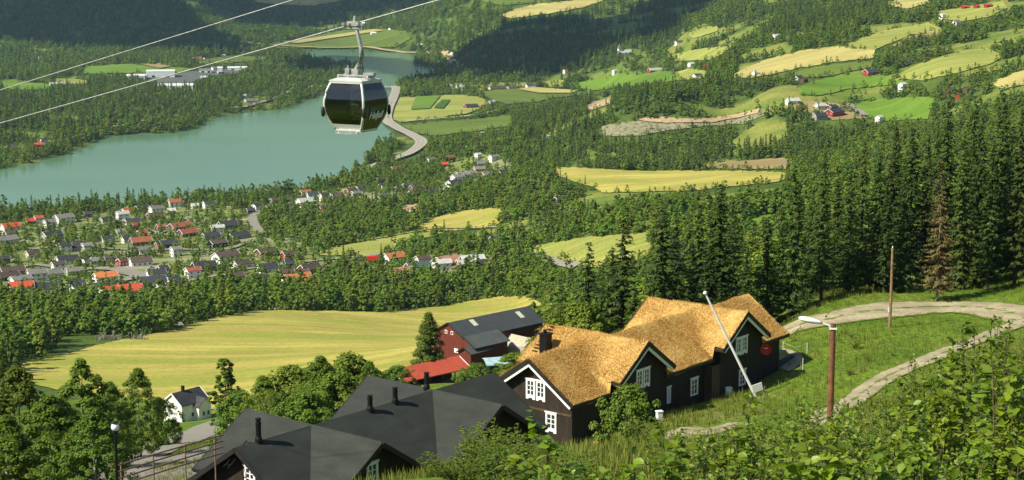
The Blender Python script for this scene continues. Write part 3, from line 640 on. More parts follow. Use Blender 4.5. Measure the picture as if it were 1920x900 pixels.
# a real leaf: base at the origin, folded along the midrib, tip drooping
LEAF = ([(0, 0, 0), (.27, .25, .07), (.36, .55, .08), (.20, .85, .02), (0, 1.05, -.10), (-.20, .85, .02), (-.36, .55, .08), (-.27, .25, .07), (0, .5, -.01)],
        [[(0, 1, 2, 8), (8, 2, 3, 4), (0, 8, 6, 7), (8, 4, 5, 6)]])
def crown_broad(n, H, Rw, leaf, seed, base=.18, top=1.0, nclump=60, shape='birch', flat=.75, cl=1.0):
    g = np.random.default_rng(seed)
    # clump centres inside an uneven envelope
    t = g.uniform(0, 1, nclump) ** .9; az = g.uniform(0, 2 * math.pi, nclump)
    lobes = 1 + .22 * np.sin(az * 3 + g.uniform(0, 6)) + .15 * np.sin(az * 2 + t * 9 + g.uniform(0, 6))
    if shape == 'birch': env = np.sin(np.clip(t * .93 + .07, 0, 1) ** .75 * math.pi) ** .8
    elif shape == 'cone': env = np.clip((1 - t) ** .75 * np.minimum(t * 6 + .35, 1), .06, 1)
    elif shape == 'narrow': env = np.clip(np.sin(t * math.pi) ** .6 * (.75 + .35 * np.sin(t * 14)), .1, 1)
    else: env = np.sqrt(np.clip(1 - (t * 1.5 - .5) ** 2, .02, 1))
    rr = Rw * env * lobes * np.sqrt(g.uniform(.15, 1, nclump))
    C = np.stack([rr * np.cos(az), rr * np.sin(az), H * (base + (top - base) * t)], -1)
    cr = cl * Rw * g.uniform(.16, .36, nclump) * (1.0 - .45 * t * cl)
    k = g.choice(nclump, n, p=cr ** 2 / (cr ** 2).sum())
    d = nrm(g.normal(size=(n, 3))); d[:, 2] = d[:, 2] * .8 + .1
    P = C[k] + d * (cr[k] * (.55 + .5 * g.uniform(0, 1, n)))[:, None] * (1, 1, flat)
    out = nrm(P - np.array([0, 0, H * .45])) * (1, 1, .8)
    nr_ = nrm(d * .8 + out * .8 + (0, 0, .60) + g.normal(0, .32, (n, 3)))
    rot = frames(nr_, g.normal(size=(n, 3)))
    return scatter(LEAF5[0], LEAF5[1], P, rot, leaf * g.uniform(.6, 1.35, n)) + (C,)
def trunk_mesh(name, H, r, mat, seed, crown_pts=None, lean=.02, limbs=10, multi=1):
    g = random.Random(seed); mb = MB()
    for s in range(multi):
        ox, oy = (0, 0) if s == 0 else (g.uniform(-.5, .5), g.uniform(-.5, .5)); lx, ly = g.uniform(-lean, lean) * H, g.uniform(-lean, lean) * H
        pts = [(ox + lx * t * t + .03 * r * math.sin(t * 9), oy + ly * t, H * t * .93 - .5 * (t == 0)) for t in (0, .15, .35, .55, .75, 1)]
        mb.tube(pts, [r * 1.15, r, r * .8, r * .6, r * .35, r * .08], 6, cap=False)
        if crown_pts is not None:
            for q in g.sample(range(len(crown_pts)), min(limbs, len(crown_pts))):
                c = crown_pts[q]; z0 = max(H * .12, c[2] - math.hypot(c[0], c[1]) * .8); tt = min(.9, z0 / H)
                mb.tube([(ox + lx * tt * tt, oy + ly * tt, z0), (c[0] * .5, c[1] * .5, (z0 + c[2]) / 2 + .1), (c[0] * .85, c[1] * .85, c[2])], [r * .25, r * .14, r * .04], 4, cap=False)
    o = mb.build(name, mat); me = o.data; bpy.data.objects.remove(o); return me
def spruce_arr(H, Rw, seed, whorl=.5, per=7, sprays=13, sw=.30, base=.06, dead=False):
    g = np.random.default_rng(seed); P = []; Nn = []; Al = []; Sc = []
    zs = np.arange(H * base, H * .985, whorl)
    for z in zs:
        t = z / H; L0 = Rw * (1 - t) ** .82 * (1.0 if t > .12 else .6 + 3 * t)
        for b in range(per if t < .9 else 5):
            if dead and g.uniform() < .2: continue
            a = g.uniform(0, 2 * math.pi); L = L0 * g.uniform(.55, 1.18) + .18; zz = z + g.uniform(-.5, .5) * whorl
            ns = max(3, int(sprays * (L / Rw) ** .7)); s = (np.arange(ns) + g.uniform(.1, .9, ns)) / ns; s = .12 + .88 * s
            droop = -.30 * L * s + .16 * L * s ** 3 + (.25 * L * s if t > .85 else 0)
            ca, sa = math.cos(a), math.sin(a); side = g.choice([-1, 1], ns); lat = side * g.uniform(.1, .55, ns) * (1.1 - s) * L * .34
            P.append(np.stack([ca * s * L - sa * lat, sa * s * L + ca * lat, zz + droop - abs(lat) * .25], -1))
            al = np.stack([ca * .8 - sa * side * .7, sa * .8 + ca * side * .7, np.full(ns, -.45) - g.uniform(0, .5, ns)], -1); Al.append(al)
            Nn.append(nrm(np.stack([ca * .5 + g.normal(0, .35, ns), sa * .5 + g.normal(0, .35, ns), np.full(ns, .8)], -1)))
            Sc.append(np.stack([sw * g.uniform(.7, 1.2, ns) * (1 - .35 * t), sw * g.uniform(1.5, 2.9, ns) * (1 - .4 * t), np.full(ns, sw)], -1))
    P, Nn, Al, Sc = map(np.concatenate, (P, Nn, Al, Sc))
    TP = ([(-.5, -.45, 0), (.5, -.45, 0), (.32, .15, .12), (0, .6, -.1), (-.32, .15, .12)], [[(0, 1, 2), (0, 2, 4), (4, 2, 3)]])
    return scatter(TP[0], TP[1], P, frames(Nn, Al), Sc)
def crown_me(name, arr, mat): return mesh_np(name, arr[0], arr[1], [mat])

# --- variants: (crown mesh, trunk mesh, height)
WOOD = []
for i, (H, Rw, sh) in enumerate([(11.5, 4.1, 'birch'), (12.5, 3.7, 'birch'), (10, 4.7, 'round'), (13, 4.0, 'birch'), (9, 4.4, 'round'), (12, 3.3, 'cone')]):
    a = crown_broad(760, H, Rw, .85, 40 + i, .10, 1.0, 34, sh)
    WOOD.append((crown_me('crown', a[:2], M['wood_leaf']), trunk_mesh('trunk', H, .16, M['birch_bark'] if i in (0, 1, 3) else M['bark'], i, a[2], limbs=4), H))
SPR = []
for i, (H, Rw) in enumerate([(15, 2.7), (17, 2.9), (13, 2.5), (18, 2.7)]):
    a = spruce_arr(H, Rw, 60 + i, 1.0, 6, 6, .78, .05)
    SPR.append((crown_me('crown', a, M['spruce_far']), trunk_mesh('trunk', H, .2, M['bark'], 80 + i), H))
def put_tree(name, var, loc, scale, label, cat, group, rz=None, sxy=1.0, trunk=True, tilt=0.0):
    e = empty(name, loc, rng.uniform(0, 6.28) if rz is None else rz, label, cat, group); e.scale = (scale * sxy, scale * sxy, scale)
    if tilt: e.rotation_euler[0] = tilt
    link('crown', var[0], e)
    if trunk: link('trunk', var[1], e)
    return e

# --- scatter the woods over the land
def mask_at(P):
    px, py = project(P); ix = np.clip(px + 250, 0, 2419).astype(int); iy = np.clip(py + 60, 0, 1079).astype(int)
    return MASK[iy, ix], px, py
SPRUCE_ZONES = [[(-200,240),(-200,190),(180,160),(420,165),(500,180),(420,195),(300,215),(0,250)], [(840,140),(880,60),(1250,0),(1330,0),(1250,90),(1050,150)],
 [(1040,210),(1250,160),(1480,170),(1600,260),(1500,330),(1050,320),(900,280)], [(1300,60),(1500,10),(1650,-20),(1700,30),(1450,70)]]
# a few more openings read straight from the photograph: bright broadleaf slopes stay wooded, rail line and quay stay open
for q in [[(520,262),(515,270),(560,262)], [(1520,224),(1600,222),(1600,240),(1530,236)]]: cover(q, 1)
HOUSE_FREE = []     # filled by the house list below; keeps trees off the houses
# ================================================================== HOUSES OF THE VALLEY
ROOFC = {'red': (.42, .065, .028), 'orange': (.48, .16, .055), 'brown': (.085, .060, .045), 'russet': (.27, .085, .045), 'dark': (.040, .042, .046), 'grey': (.17, .165, .14), 'pale': (.42, .43, .38), 'salmon': (.40, .20, .13), 'teal': (.055, .085, .08), 'white': (.72, .72, .70)}
WALLC = {'white': (.78, .76, .70), 'black': (.028, .024, .020), 'red': (.30, .022, .014), 'grey': (.33, .33, .29), 'brown': (.11, .065, .035), 'yellow': (.50, .30, .06), 'cream': (.55, .50, .38)}
for k, c in ROOFC.items():
    M['roof_' + k] = paint('roof_' + k, c, .75, .22, .9, objvar=.14)
for k, c in WALLC.items(): M['wall_' + k] = boards('wall_' + k, c, .2, .75, .08)
M['trim_white'] = paint('trim_white', (.80, .79, .75), .6, .06, 3)
M['pane'] = paint('pane', (.03, .04, .05), .12, .2, 2, spec=.8)
M['chimney'] = paint('chimney', (.10, .09, .085), .8, .3, 3)
def gable_wall(L, W, h, rise, inset=0.0):
    x, y = L / 2 - inset, W / 2 - inset
    V = [(-x, -y, -2.5), (x, -y, -2.5), (x, y, -2.5), (-x, y, -2.5), (-x, -y, h), (x, -y, h), (x, y, h), (-x, y, h), (-x, 0, h + rise), (x, 0, h + rise)]
    return V, [(0, 1, 5, 4), (2, 3, 7, 6), (1, 2, 6, 9, 5), (3, 0, 4, 8, 7), (4, 5, 9, 8), (6, 7, 8, 9)]
def roof_slabs(mb, L, W, h, rise, ov=.5, th=.22, mi=0):
    for s in (-1, 1):
        k = rise / (W / 2); y1 = s * (W / 2 + ov); z1 = h - ov * k
        a = [(-L / 2 - ov, 0, h + rise), (L / 2 + ov, 0, h + rise), (L / 2 + ov, y1, z1), (-L / 2 - ov, y1, z1)]
        V = [(x, y, z + .06) for x, y, z in a] + [(x, y, z + .06 + th) for x, y, z in a]
        mb.add(V, [(3, 2, 1, 0), (4, 5, 6, 7), (0, 1, 5, 4), (1, 2, 6, 5), (2, 3, 7, 6), (3, 0, 4, 7)], mi)
def village_house(px, py, wpx, roof, wall, name, label, group, yaw=None, two=None, detail=1, hs=1.0):
    g = random.Random(int(px * 7 + py * 13)); p = ground(px, py + wpx * .16); D = math.hypot(p[0], p[1]); width = wpx * 1.1 * D / FPX
    yaw = R(g.uniform(20, 48)) if yaw is None else R(yaw)
    Ww = min(9.5, max(5.5, width * .55)) if width < 30 else width * .42
    L = max(Ww * 1.05, (width - Ww * math.sin(yaw) * .9) / math.cos(yaw))
    h = (g.uniform(2.7, 3.4) + (1.9 if (two if two is not None else wall == 'white' and g.random() < .6) else 0)) * hs; rise = Ww * g.uniform(.26, .36)
    HOUSE_FREE.append((p[0], p[1], max(L, Ww) * .62 + 1.5))
    e = empty(name, (p[0], p[1], p[2] + .3), yaw, label, 'house' if 'house' in name else name.split('_')[-1], group)
    mb = MB(); mb.add(*gable_wall(L, Ww, h, rise)); mb.build('wall', M['wall_' + wall], e)
    mb = MB(); roof_slabs(mb, L, Ww, h, rise); ro = mb.build('roof', M['roof_' + roof], e)
    if detail:
        k = rise / (Ww / 2)
        for sx in (-1, 1):
            mb = MB()
            for s in (-1, 1):
                a = (sx * (L / 2 + .52), 0, h + rise + .14); b_ = (sx * (L / 2 + .52), s * (Ww / 2 + .52), h - .52 * k + .14); mb.beam(a, b_, .06, .34)
            mb.build('bargeboard', M['trim_white'], e)
        if width < 30:
            mb = MB(); cx = g.uniform(-.3, .3) * L; mb.box(cx - .35, cx + .35, -.3, .3, h + rise - .5, h + rise + 1.0); mb.build('chimney', M['chimney'], ro)
        nw = max(2, int(L / 3.4))
        spots = [((-L / 2 + (i + .5) * L / nw, -Ww / 2 - .02, 0), 0) for i in range(nw)] + [((-L / 2 - .02, yy, 1), 0) for yy in (-Ww * .25, Ww * .25)]
        for (x, y, gz), _ in spots:
            for zf in ([.9] if h < 3.6 else [.9, 3.2]):
                fr = MB(); pn = MB()
                if gz: fr.box(x - .05, x + .01, y - .7, y + .7, zf, zf + 1.3); pn.box(x - .08, x - .05, y - .55, y + .55, zf + .15, zf + 1.15)
                else: fr.box(x - .75, x + .75, y - .05, y + .01, zf, zf + 1.3); pn.box(x - .6, x + .6, y - .08, y - .05, zf + .15, zf + 1.15)
                f = fr.build('window', M['trim_white'], e); pn.build('pane', M['pane'], f)
    return e
HL = """20 426 32 red white|57 419 14 red red|73 418 14 red white|93 425 20 grey white|120 414 32 grey white|20 440 22 brown grey|12 452 36 grey cream|98 443 34 dark grey|166 406 16 dark brown|213 402 18 dark red|241 397 22 red white
266 392 24 dark red|293 398 24 grey white|200 415 22 dark grey|230 409 22 pale white|249 417 30 dark white|291 407 28 brown brown|255 426 18 russet red|302 430 16 russet brown|266 441 18 red red|227 439 18 grey white|203 451 22 dark white
264 454 38 russet brown|303 463 22 dark red|237 454 14 dark white|122 470 22 dark white|146 465 34 dark grey|163 470 18 grey white|62 480 24 brown cream|7 491 22 dark brown|127 489 40 dark white|163 492 18 dark white|183 492 24 grey grey|203 488 26 brown grey
249 475 16 dark white|271 473 22 grey white|264 492 40 brown white|230 497 12 brown red|23 510 44 brown brown|14 520 40 brown black|39 527 36 grey white|70 522 34 grey white|99 517 34 grey white|139 512 28 grey grey|110 505 24 brown white
41 546 42 red white|90 543 44 dark black|147 538 26 dark black|198 527 42 orange white|198 543 44 dark white|205 554 32 red white|243 546 46 red white|287 535 48 dark white|293 516 34 dark white|181 568 50 brown black|224 571 36 brown brown|144 551 22 dark white
64 569 34 dark black|86 558 22 grey white|305 551 26 grey white|270 565 30 grey black|3 525 16 brown red|160 578 24 dark brown|330 385 26 russet white|392 387 22 dark white|365 389 16 pale cream|322 400 12 pale yellow|338 425 40 russet brown|352 438 34 russet brown
427 424 36 dark black|408 434 24 pale white|396 446 32 dark grey|447 442 40 dark grey|408 459 32 brown black|316 460 34 dark black|424 486 46 brown white|453 498 32 brown cream|383 502 44 dark black|330 478 20 grey white|500 475 40 brown brown|544 481 32 brown red
502 505 38 dark white|581 506 40 brown red|543 500 18 dark black|537 515 30 brown grey|566 515 24 brown brown|557 532 54 orange white|484 538 34 dark black|497 530 20 dark black|362 518 28 russet white|326 530 26 dark white|408 530 36 brown black|438 521 38 brown brown
332 547 44 brown white|306 516 14 dark white|470 399 16 dark black|483 394 18 dark white|473 373 14 grey cream|517 379 20 brown brown|537 377 18 brown black|573 367 18 russet white|586 371 20 dark white|607 373 20 brown black|632 370 26 brown brown
573 384 32 pale white|543 390 20 dark white|612 395 30 brown red|807 305 16 grey white|842 297 22 russet brown|832 310 20 red red|896 297 10 pale white|925 300 18 grey white|904 308 24 grey grey|898 319 20 grey yellow|913 329 24 grey grey|947 326 32 dark red
868 333 24 grey white|883 330 18 grey white|858 338 24 grey white|909 339 28 dark white|853 349 32 dark white|842 360 20 dark grey|809 362 26 dark black|781 354 24 brown brown|776 365 20 brown brown|763 355 16 brown white|751 356 18 dark black|720 373 32 teal red
720 351 18 dark white|714 339 20 brown brown|689 354 18 dark white|677 356 18 dark grey|658 359 22 brown red|667 366 18 grey grey|633 371 24 brown black|609 374 18 dark white|613 396 18 russet red|742 319 20 russet red
933 453 28 dark red|876 464 16 brown brown|652 499 30 brown black|670 505 26 russet red|738 491 40 orange white|754 515 50 salmon cream|785 504 50 teal grey|837 492 48 salmon red|828 504 34 pale white|870 498 28 pale red|886 489 44 pale cream|902 500 24 dark red|793 490 28 brown cream
883 199 26 dark red|910 201 14 brown red|922 195 12 pale white|1012 207 26 grey white|1030 200 14 dark black|932 164 30 brown cream|960 164 20 brown cream|994 163 16 dark white|842 163 12 pale white|862 166 18 pale white|1228 131 26 pale red|1153 137 10 pale white|1188 131 7 brown brown
1033 259 18 pale grey|903 257 12 pale white|872 280 12 pale white|1267 132 14 brown brown|1273 82 14 dark white|1060 136 9 red white|1633 136 28 dark red|1700 115 22 dark white|1692 165 16 pale white|1800 183 12 brown red|1780 174 14 brown brown|1815 170 16 brown brown
1565 210 34 dark red|1537 219 26 dark grey|1560 203 22 dark brown|1538 201 22 pale white|1486 191 24 pale white|1497 148 16 dark white|1507 152 14 brown brown|1307 143 16 dark white|1297 121 14 pale white|1323 125 12 russet red|1485 59 16 brown brown|1793 47 18 grey white
1810 15 14 red red|1831 15 10 red red|1853 13 14 red red|1648 228 12 pale white|1417 139 14 pale white|1767 34 12 pale white|1750 17 16 brown brown|1455 73 18 pale white|72 273 18 red red|20 276 14 brown white|82 266 12 dark white|413 137 10 white white|382 146 12 white grey
406 130 18 grey white|370 112 16 russet white|387 111 10 dark white|417 107 10 pale white|185 118 12 russet red|470 189 22 grey cream|457 184 12 pale white|567 139 12 grey cream|617 145 10 orange yellow|470 132 12 russet cream|77 139 12 brown red|62 131 12 grey white|84 129 12 grey white|107 159 24 pale white|77 111 10 pale white
565 147 12 white cream|605 140 10 russet white|1070 405 26 pale red|1047 380 14 dark brown|700 64 10 white white|735 54 12 dark white|808 98 14 grey white|852 100 14 dark white|880 101 14 russet red|845 122 10 white white|870 128 10 white white|890 133 12 pale white|787 85 10 white white"""
def zone_of(x, y):
    if 230 < x < 500 and 120 < y < 150 and False: return ''
    if x < 120 and y > 255 and y < 300: return 'by the near left lake bend'
    if x < 640 and y < 230: return 'across the lake'
    if y < 130 and x < 900: return 'along the upper lake'
    if x > 1580 and y < 70: return 'on top of the right hillside'
    if x > 1440 and y < 240: return 'on the right hillside farms'
    if x > 1040 and y < 160: return 'round the white church'
    if y < 290 and x > 640: return 'in the farmland beside the highway'
    if x > 1000: return 'in the woods left of the tall spruces'
    if x > 640 and y > 440: return 'round the farm workshops'
    if x > 600: return 'in the upper village by the lake'
    if x > 490 and y < 420: return 'in the wood by the near lake shore'
    if y < 432: return 'in the village nearest the lake'
    if y < 500: return 'in the middle of the village'
    return 'along village edge facing hay field'
def build_houses():
    rows = [r.split() for r in HL.replace('\n', '|').split('|')]; rows = [(int(a), int(b_), int(c), r, w_) for a, b_, c, r, w_ in rows]
    big = {(1228, 131), (883, 199), (932, 164), (960, 164), (1633, 136), (1565, 210), (754, 515), (785, 504), (837, 492)}
    from collections import defaultdict
    cls = defaultdict(list)
    for r in rows: cls[(r[3], r[4], zone_of(r[0], r[1]))].append(r)
    nth = ['first', 'second', 'third', 'fourth', 'fifth', 'sixth', 'seventh', 'eighth', 'ninth']
    for key, L in cls.items():
        L.sort()
        for i, (x, y, wp, roof, wall) in enumerate(L):
            barn = (x, y) in big
            pre = f"{wall} {'barn' if barn else 'house'} with {roof} roof " + key[2]
            if len(L) > 1: pre = (('leftmost' if i == 0 else 'rightmost') if len(L) == 2 or i in (0, len(L) - 1) else nth[i] + ' from left') + ' ' + pre
            village_house(x, y, wp, roof, wall, 'farm_barn' if barn else 'village_house', pre, 'houses and farms of the valley', detail=1 if y > 290 or wp > 20 else 0)
build_houses()
def scatter_woods():
    pts = []
    for d0, d1, s in ((245, 470, 5.2), (470, 900, 5.6), (900, 1500, 6.8), (1500, 2300, 8.2), (2300, 3300, 10.5), (3300, 5600, 14)):
        A = (d1 ** 2 - d0 ** 2) * R(21); n_ = int(A / s ** 2)
        # jittered rows rather than pure noise, so trees keep their distance
        D = np.sqrt(rng.uniform(d0 ** 2, d1 ** 2, n_)); a = rng.uniform(-R(21), R(21), n_)
        X = np.sin(a) * D; Y = np.cos(a) * D
        if d1 < 1600:
            key = np.floor(X / (s * .62)).astype(np.int64) * 100003 + np.floor(Y / (s * .62)).astype(np.int64); _, u = np.unique(key, return_index=True); X, Y = X[u], Y[u]
        pts.append(np.stack([X, Y], -1))
    P = np.concatenate(pts); z = zgrid(P[:, 0], P[:, 1]); P3 = np.column_stack([P, z]); D = np.hypot(P[:, 0], P[:, 1])
    m, px, py = mask_at(P3)
    keep = (m == 0) & (py > -50)
    keep |= (m == 2) & (rng.uniform(0, 1, len(P)) < np.where(D < 1250, .50, .62)) & (py > -50)
    keep &= ~((D > 1000) & (inpoly(P, LAKE) | (polydist(P, LAKE) < 3)))
    keep &= (D > 470) | (px > 1040)
    keep &= ~((D < 560) & (px > 1010) & (px < 1060)) 
    keep &= ~((D < 640) & (px < 1010) & (py > 600) & (m == 0) & (px > 100))
    # light gaps in far forest
    keep &= (gap_noise(P[:, 0], P[:, 1]) < gap_limit(P[:, 0], P[:, 1]) + rng.normal(0, .10, len(P))) | (D < 900)
    for L_, wd in ROADS:
        lo, hi = L_.min(0) - wd, L_.max(0) + wd; near = np.where(keep & (P[:, 0] > lo[0]) & (P[:, 0] < hi[0]) & (P[:, 1] > lo[1]) & (P[:, 1] < hi[1]))[0]
        if len(near):
            q = P[near]; dd = np.min(np.hypot(q[:, None, 0] - L_[None, ::2, 0], q[:, None, 1] - L_[None, ::2, 1]), 1); keep[near[dd < wd * .5 + 3.5]] = False
    for hx, hy, hr in HOUSE_FREE:
        # clear the plot and the line of sight in front of it, as the gardens do
        dx = P[:, 0] - hx; dy = P[:, 1] - hy; L = math.hypot(hx, hy); ux, uy = -hx / L, -hy / L
        al = dx * ux + dy * uy; ac = abs(-dx * uy + dy * ux)
        keep &= ~((np.hypot(dx, dy) < hr) | ((al > 0) & (al < hr * 1.7) & (ac < hr * .6)))
    P3, D, px, py, m = P3[keep], D[keep], px[keep], py[keep], m[keep]
    # shrubs and lone trees along the field margins
    ex = np.concatenate([W_ for W_ in EDGES if np.hypot(*W_.mean(0)) > 500]); ex = np.repeat(ex, 2, 0) + rng.normal(0, 2.5, (2 * len(ex), 2)) * np.clip(np.hypot(ex[:, 0], ex[:, 1]) / 1200, .6, 2).repeat(2)[:, None]
    ex = ex[(rng.uniform(0, 1, len(ex)) < .42) & (np.hypot(ex[:, 0], ex[:, 1]) > 620)]; ne = len(ex)
    e3 = np.column_stack([ex, zgrid(ex[:, 0], ex[:, 1])]); epx, epy = project(e3)
    # trees before a field stay low enough to leave it in view, as hedges and young wood do
    sc = np.zeros(len(P3))
    for k in (.32, .5, .75, 1.0, 1.15):
        mm, _a, _b = mask_at(P3 + np.array([0, 0, 1.0]) * (11.5 * k)); ok = (mm != 1) | (m == 2); sc = np.where(ok & ((sc > 0) | (k == .32)), k, sc)
    wet = np.zeros(len(P3), bool)
    kk = sc > 0; P3, D, px, py, m, sc = P3[kk], D[kk], px[kk], py[kk], m[kk], sc[kk]
    P3 = np.concatenate([P3, e3]); D = np.concatenate([D, np.hypot(ex[:, 0], ex[:, 1])]); px = np.concatenate([px, epx]); py = np.concatenate([py, epy]); m = np.concatenate([m, np.zeros(ne, m.dtype)]); sc = np.concatenate([sc, rng.uniform(.12, .5, ne)])
    global WSC; WSC = sc
    pp = np.stack([px, py], -1); spz = np.zeros(len(P3), bool)
    for z_ in SPRUCE_ZONES: spz |= inpoly(pp, z_)
    mixn = vnoise(P3[:, 0], P3[:, 1], 90, 12) * .28
    pr = np.where(spz, .50, .05) + mixn; pr = np.where(m == 2, .08, pr); pr = np.where((D < 950) & (px < 1030), .05, pr); pr[-ne:] = .08
    return P3, D, px, py, m, rng.uniform(0, 1, len(P3)) < pr
WP, WD, WX, WY, WM, WS = scatter_woods()
print('trees', len(WP), 'spruce', int(WS.sum()))
def stuff_forest(name, P3, variants, smin, smax, label, cap):
    """all the rest of a kind as one object: points carrying instances of the same trees"""
    n_ = len(P3); me = bpy.data.meshes.new(name); me.vertices.add(n_); me.vertices.foreach_set('co', np.ascontiguousarray(P3 - (0, 0, .3), dtype=np.float32).ravel())
    D = np.hypot(P3[:, 0], P3[:, 1]); grow_ = 1 + np.clip((D - 1500) / 2500, 0, 1) * .45
    a = me.attributes.new('kind_index', 'INT', 'POINT'); a.data.foreach_set('value', rng.integers(0, len(variants), n_).astype(np.int32))
    sc = rng.uniform(smin, smax, n_) * grow_ * np.minimum(1, cap + .1)
    a = me.attributes.new('tree_scale', 'FLOAT_VECTOR', 'POINT'); w_ = rng.uniform(.85, 1.2, n_)
    a.data.foreach_set('vector', np.stack([sc * w_, sc * w_, sc], -1).astype(np.float32).ravel())
    a = me.attributes.new('tree_turn', 'FLOAT_VECTOR', 'POINT'); a.data.foreach_set('vector', np.stack([rng.normal(0, .03, n_), rng.normal(0, .03, n_), rng.uniform(0, 6.28, n_)], -1).astype(np.float32).ravel())
    o = link(name, me); tag(o, label, 'forest', kind='stuff')
    ng = bpy.data.node_groups.new(name, 'GeometryNodeTree'); ng.interface.new_socket('Geometry', in_out='INPUT', socket_type='NodeSocketGeometry'); ng.interface.new_socket('Geometry', in_out='OUTPUT', socket_type='NodeSocketGeometry')
    gi = ng.nodes.new('NodeGroupInput'); go = ng.nodes.new('NodeGroupOutput'); ip = ng.nodes.new('GeometryNodeInstanceOnPoints'); g2 = ng.nodes.new('GeometryNodeGeometryToInstance')
    for v in reversed(variants):
        oi = ng.nodes.new('GeometryNodeObjectInfo'); oi.transform_space = 'ORIGINAL'; oi.inputs['Object'].default_value = v; oi.inputs['As Instance'].default_value = True
        ng.links.new(oi.outputs['Geometry'], g2.inputs[0])
    def attr(nm, t):
        q = ng.nodes.new('GeometryNodeInputNamedAttribute'); q.data_type = t; q.inputs['Name'].default_value = nm; return q.outputs[0]
    ng.links.new(gi.outputs[0], ip.inputs['Points']); ng.links.new(g2.outputs[0], ip.inputs['Instance']); ip.inputs['Pick Instance'].default_value = True
    ng.links.new(attr('kind_index', 'INT'), ip.inputs['Instance Index']); ng.links.new(attr('tree_scale', 'FLOAT_VECTOR'), ip.inputs['Scale'])
    er = ng.nodes.new('FunctionNodeEulerToRotation'); ng.links.new(attr('tree_turn', 'FLOAT_VECTOR'), er.inputs[0]); ng.links.new(er.outputs[0], ip.inputs['Rotation'])
    ng.links.new(ip.outputs[0], go.inputs[0])
    md = o.modifiers.new('trees', 'NODES'); md.node_group = ng; return o
def plant_woods():
    infr = (WX > -15) & (WX < 1935) & (WY > 5) & (WY < 905)
    hid = ((WD < 560) & (WX > 1180)) | ((WY > 640) & (WX > 440))         # behind the lodges and the spruce stand
    names = {}
    for kind, sel, vs, cap in (('broad', ~WS, WOOD, 290), ('spruce', WS, SPR, 250)):
        cand = np.where(sel & infr & ~hid)[0]; one = cand[np.argsort(WD[cand])[:cap]]
        firsts = {}
        for i in one:
            k = int(rng.integers(0, len(vs))); p = WP[i]; s = rng.uniform(.72, 1.08) * min(1, WSC[i] + .1) if WM[i] != 2 else rng.uniform(.4, .8)
            x, y = WX[i], WY[i]
            if WM[i] == 2: zone = 'in the gardens among the village houses'
            elif x > 1000 and WD[i] < 800: zone = 'in the wood right of the hay field'
            elif y > 555 and x < 560: zone = 'in the wood between village and hay field'
            elif WD[i] < 1000 and x < 1100: zone = 'in the wood along the top edge of the hay field'
            elif x > 1000: zone = 'in the woods beyond the tall spruces'
            elif y < 400: zone = 'in the dark belt along the lake shore'
            else: zone = 'in the woods round the small yellow fields'
            if kind == 'broad': e = put_tree('birch_tree' if k in (0, 1, 3) else 'leafy_tree', vs[k], p - (0, 0, .25), s, ('slender pale trunked birch ' if k in (0, 1, 3) else 'rounded green leafy tree ') + zone, 'tree', 'leafy trees of the valley woods')
            else: e = put_tree('spruce_tree', vs[k], p - (0, 0, .25), s, 'small pointed dark spruce ' + zone, 'tree', 'spruces of the valley woods')
            firsts.setdefault(k, e.children[0])
        for k in range(len(vs)):
            if k not in firsts: raise RuntimeError('variant missing')
        rest = np.setdiff1d(np.where(sel)[0], one)
        cp_ = np.where(WM[rest] == 2, .62, WSC[rest])
        if kind == 'broad':
            stuff_forest('leafy_forest', WP[rest], [firsts[k] for k in range(len(vs))], .62, 1.08, 'far leafy woods covering the valley floor and hillsides', cp_)
        else: stuff_forest('spruce_forest', WP[rest], [firsts[k] for k in range(len(vs))], .68, 1.15, 'far dark spruce woods covering the valley and hills', cp_)
# ================================================================== GONDOLA
M['cabin_metal'] = paint('cabin_metal', (.62, .63, .58), .35, .08, 3, metallic=.3, spec=.5)
M['galv'] = paint('galv', (.42, .43, .40), .45, .25, 6, metallic=.6)
M['black_plastic'] = paint('black_plastic', (.02, .02, .02), .5, .1)
M['panel_dark'] = paint('panel_dark', (.022, .024, .022), .25, .15, 2, spec=.6)
M['letter'] = paint('letter', (.80, .80, .76), .6, .05)
M['red_paint'] = paint('red_paint', (.75, .03, .02), .4, .08)
def glass_mat(name, tint, k):
    m = bpy.data.materials.new(name); m.use_nodes = True; n = m.node_tree; n.nodes.clear()
    t = n.nodes.new('ShaderNodeBsdfTransparent'); t.inputs[0].default_value = (*tint, 1); g = n.nodes.new('ShaderNodeBsdfGlossy'); g.inputs['Roughness'].default_value = .06
    f = n.nodes.new('ShaderNodeFresnel'); f.inputs[0].default_value = 1.5; mx = n.nodes.new('ShaderNodeMixShader'); mt = n.nodes.new('ShaderNodeMath'); mt.operation = 'MULTIPLY_ADD'; mt.inputs[1].default_value = 1.0; mt.inputs[2].default_value = k
    n.links.new(f.outputs[0], mt.inputs[0]); n.links.new(mt.outputs[0], mx.inputs[0]); n.links.new(t.outputs[0], mx.inputs[1]); n.links.new(g.outputs[0], mx.inputs[2])
    o = n.nodes.new('ShaderNodeOutputMaterial'); n.links.new(mx.outputs[0], o.inputs[0]); return m
M['smoked'] = glass_mat('smoked', (.50, .53, .53), .03)
CAB_TH = R(27); CD = 72.0
def cable_through(p1, p2, D0, slope_deg, at):
    """straight cable whose picture runs through two pixels; D falls to the right"""
    def P(px, py):
        D = D0 - (px - at) / FPX * D0 * math.tan(slope_deg); d = ray(px, py); return HC, d * D
    a = P(*p1)[1]; b_ = P(*p2)[1]; return a + (0, 0, HC), b_ + (0, 0, HC)
C1a, C1b = cable_through((0, 231), (826, -1), CD, R(30), 662)
C2a, C2b = cable_through((0, 169), (552, -1), CD + 7.5, R(30), 662)
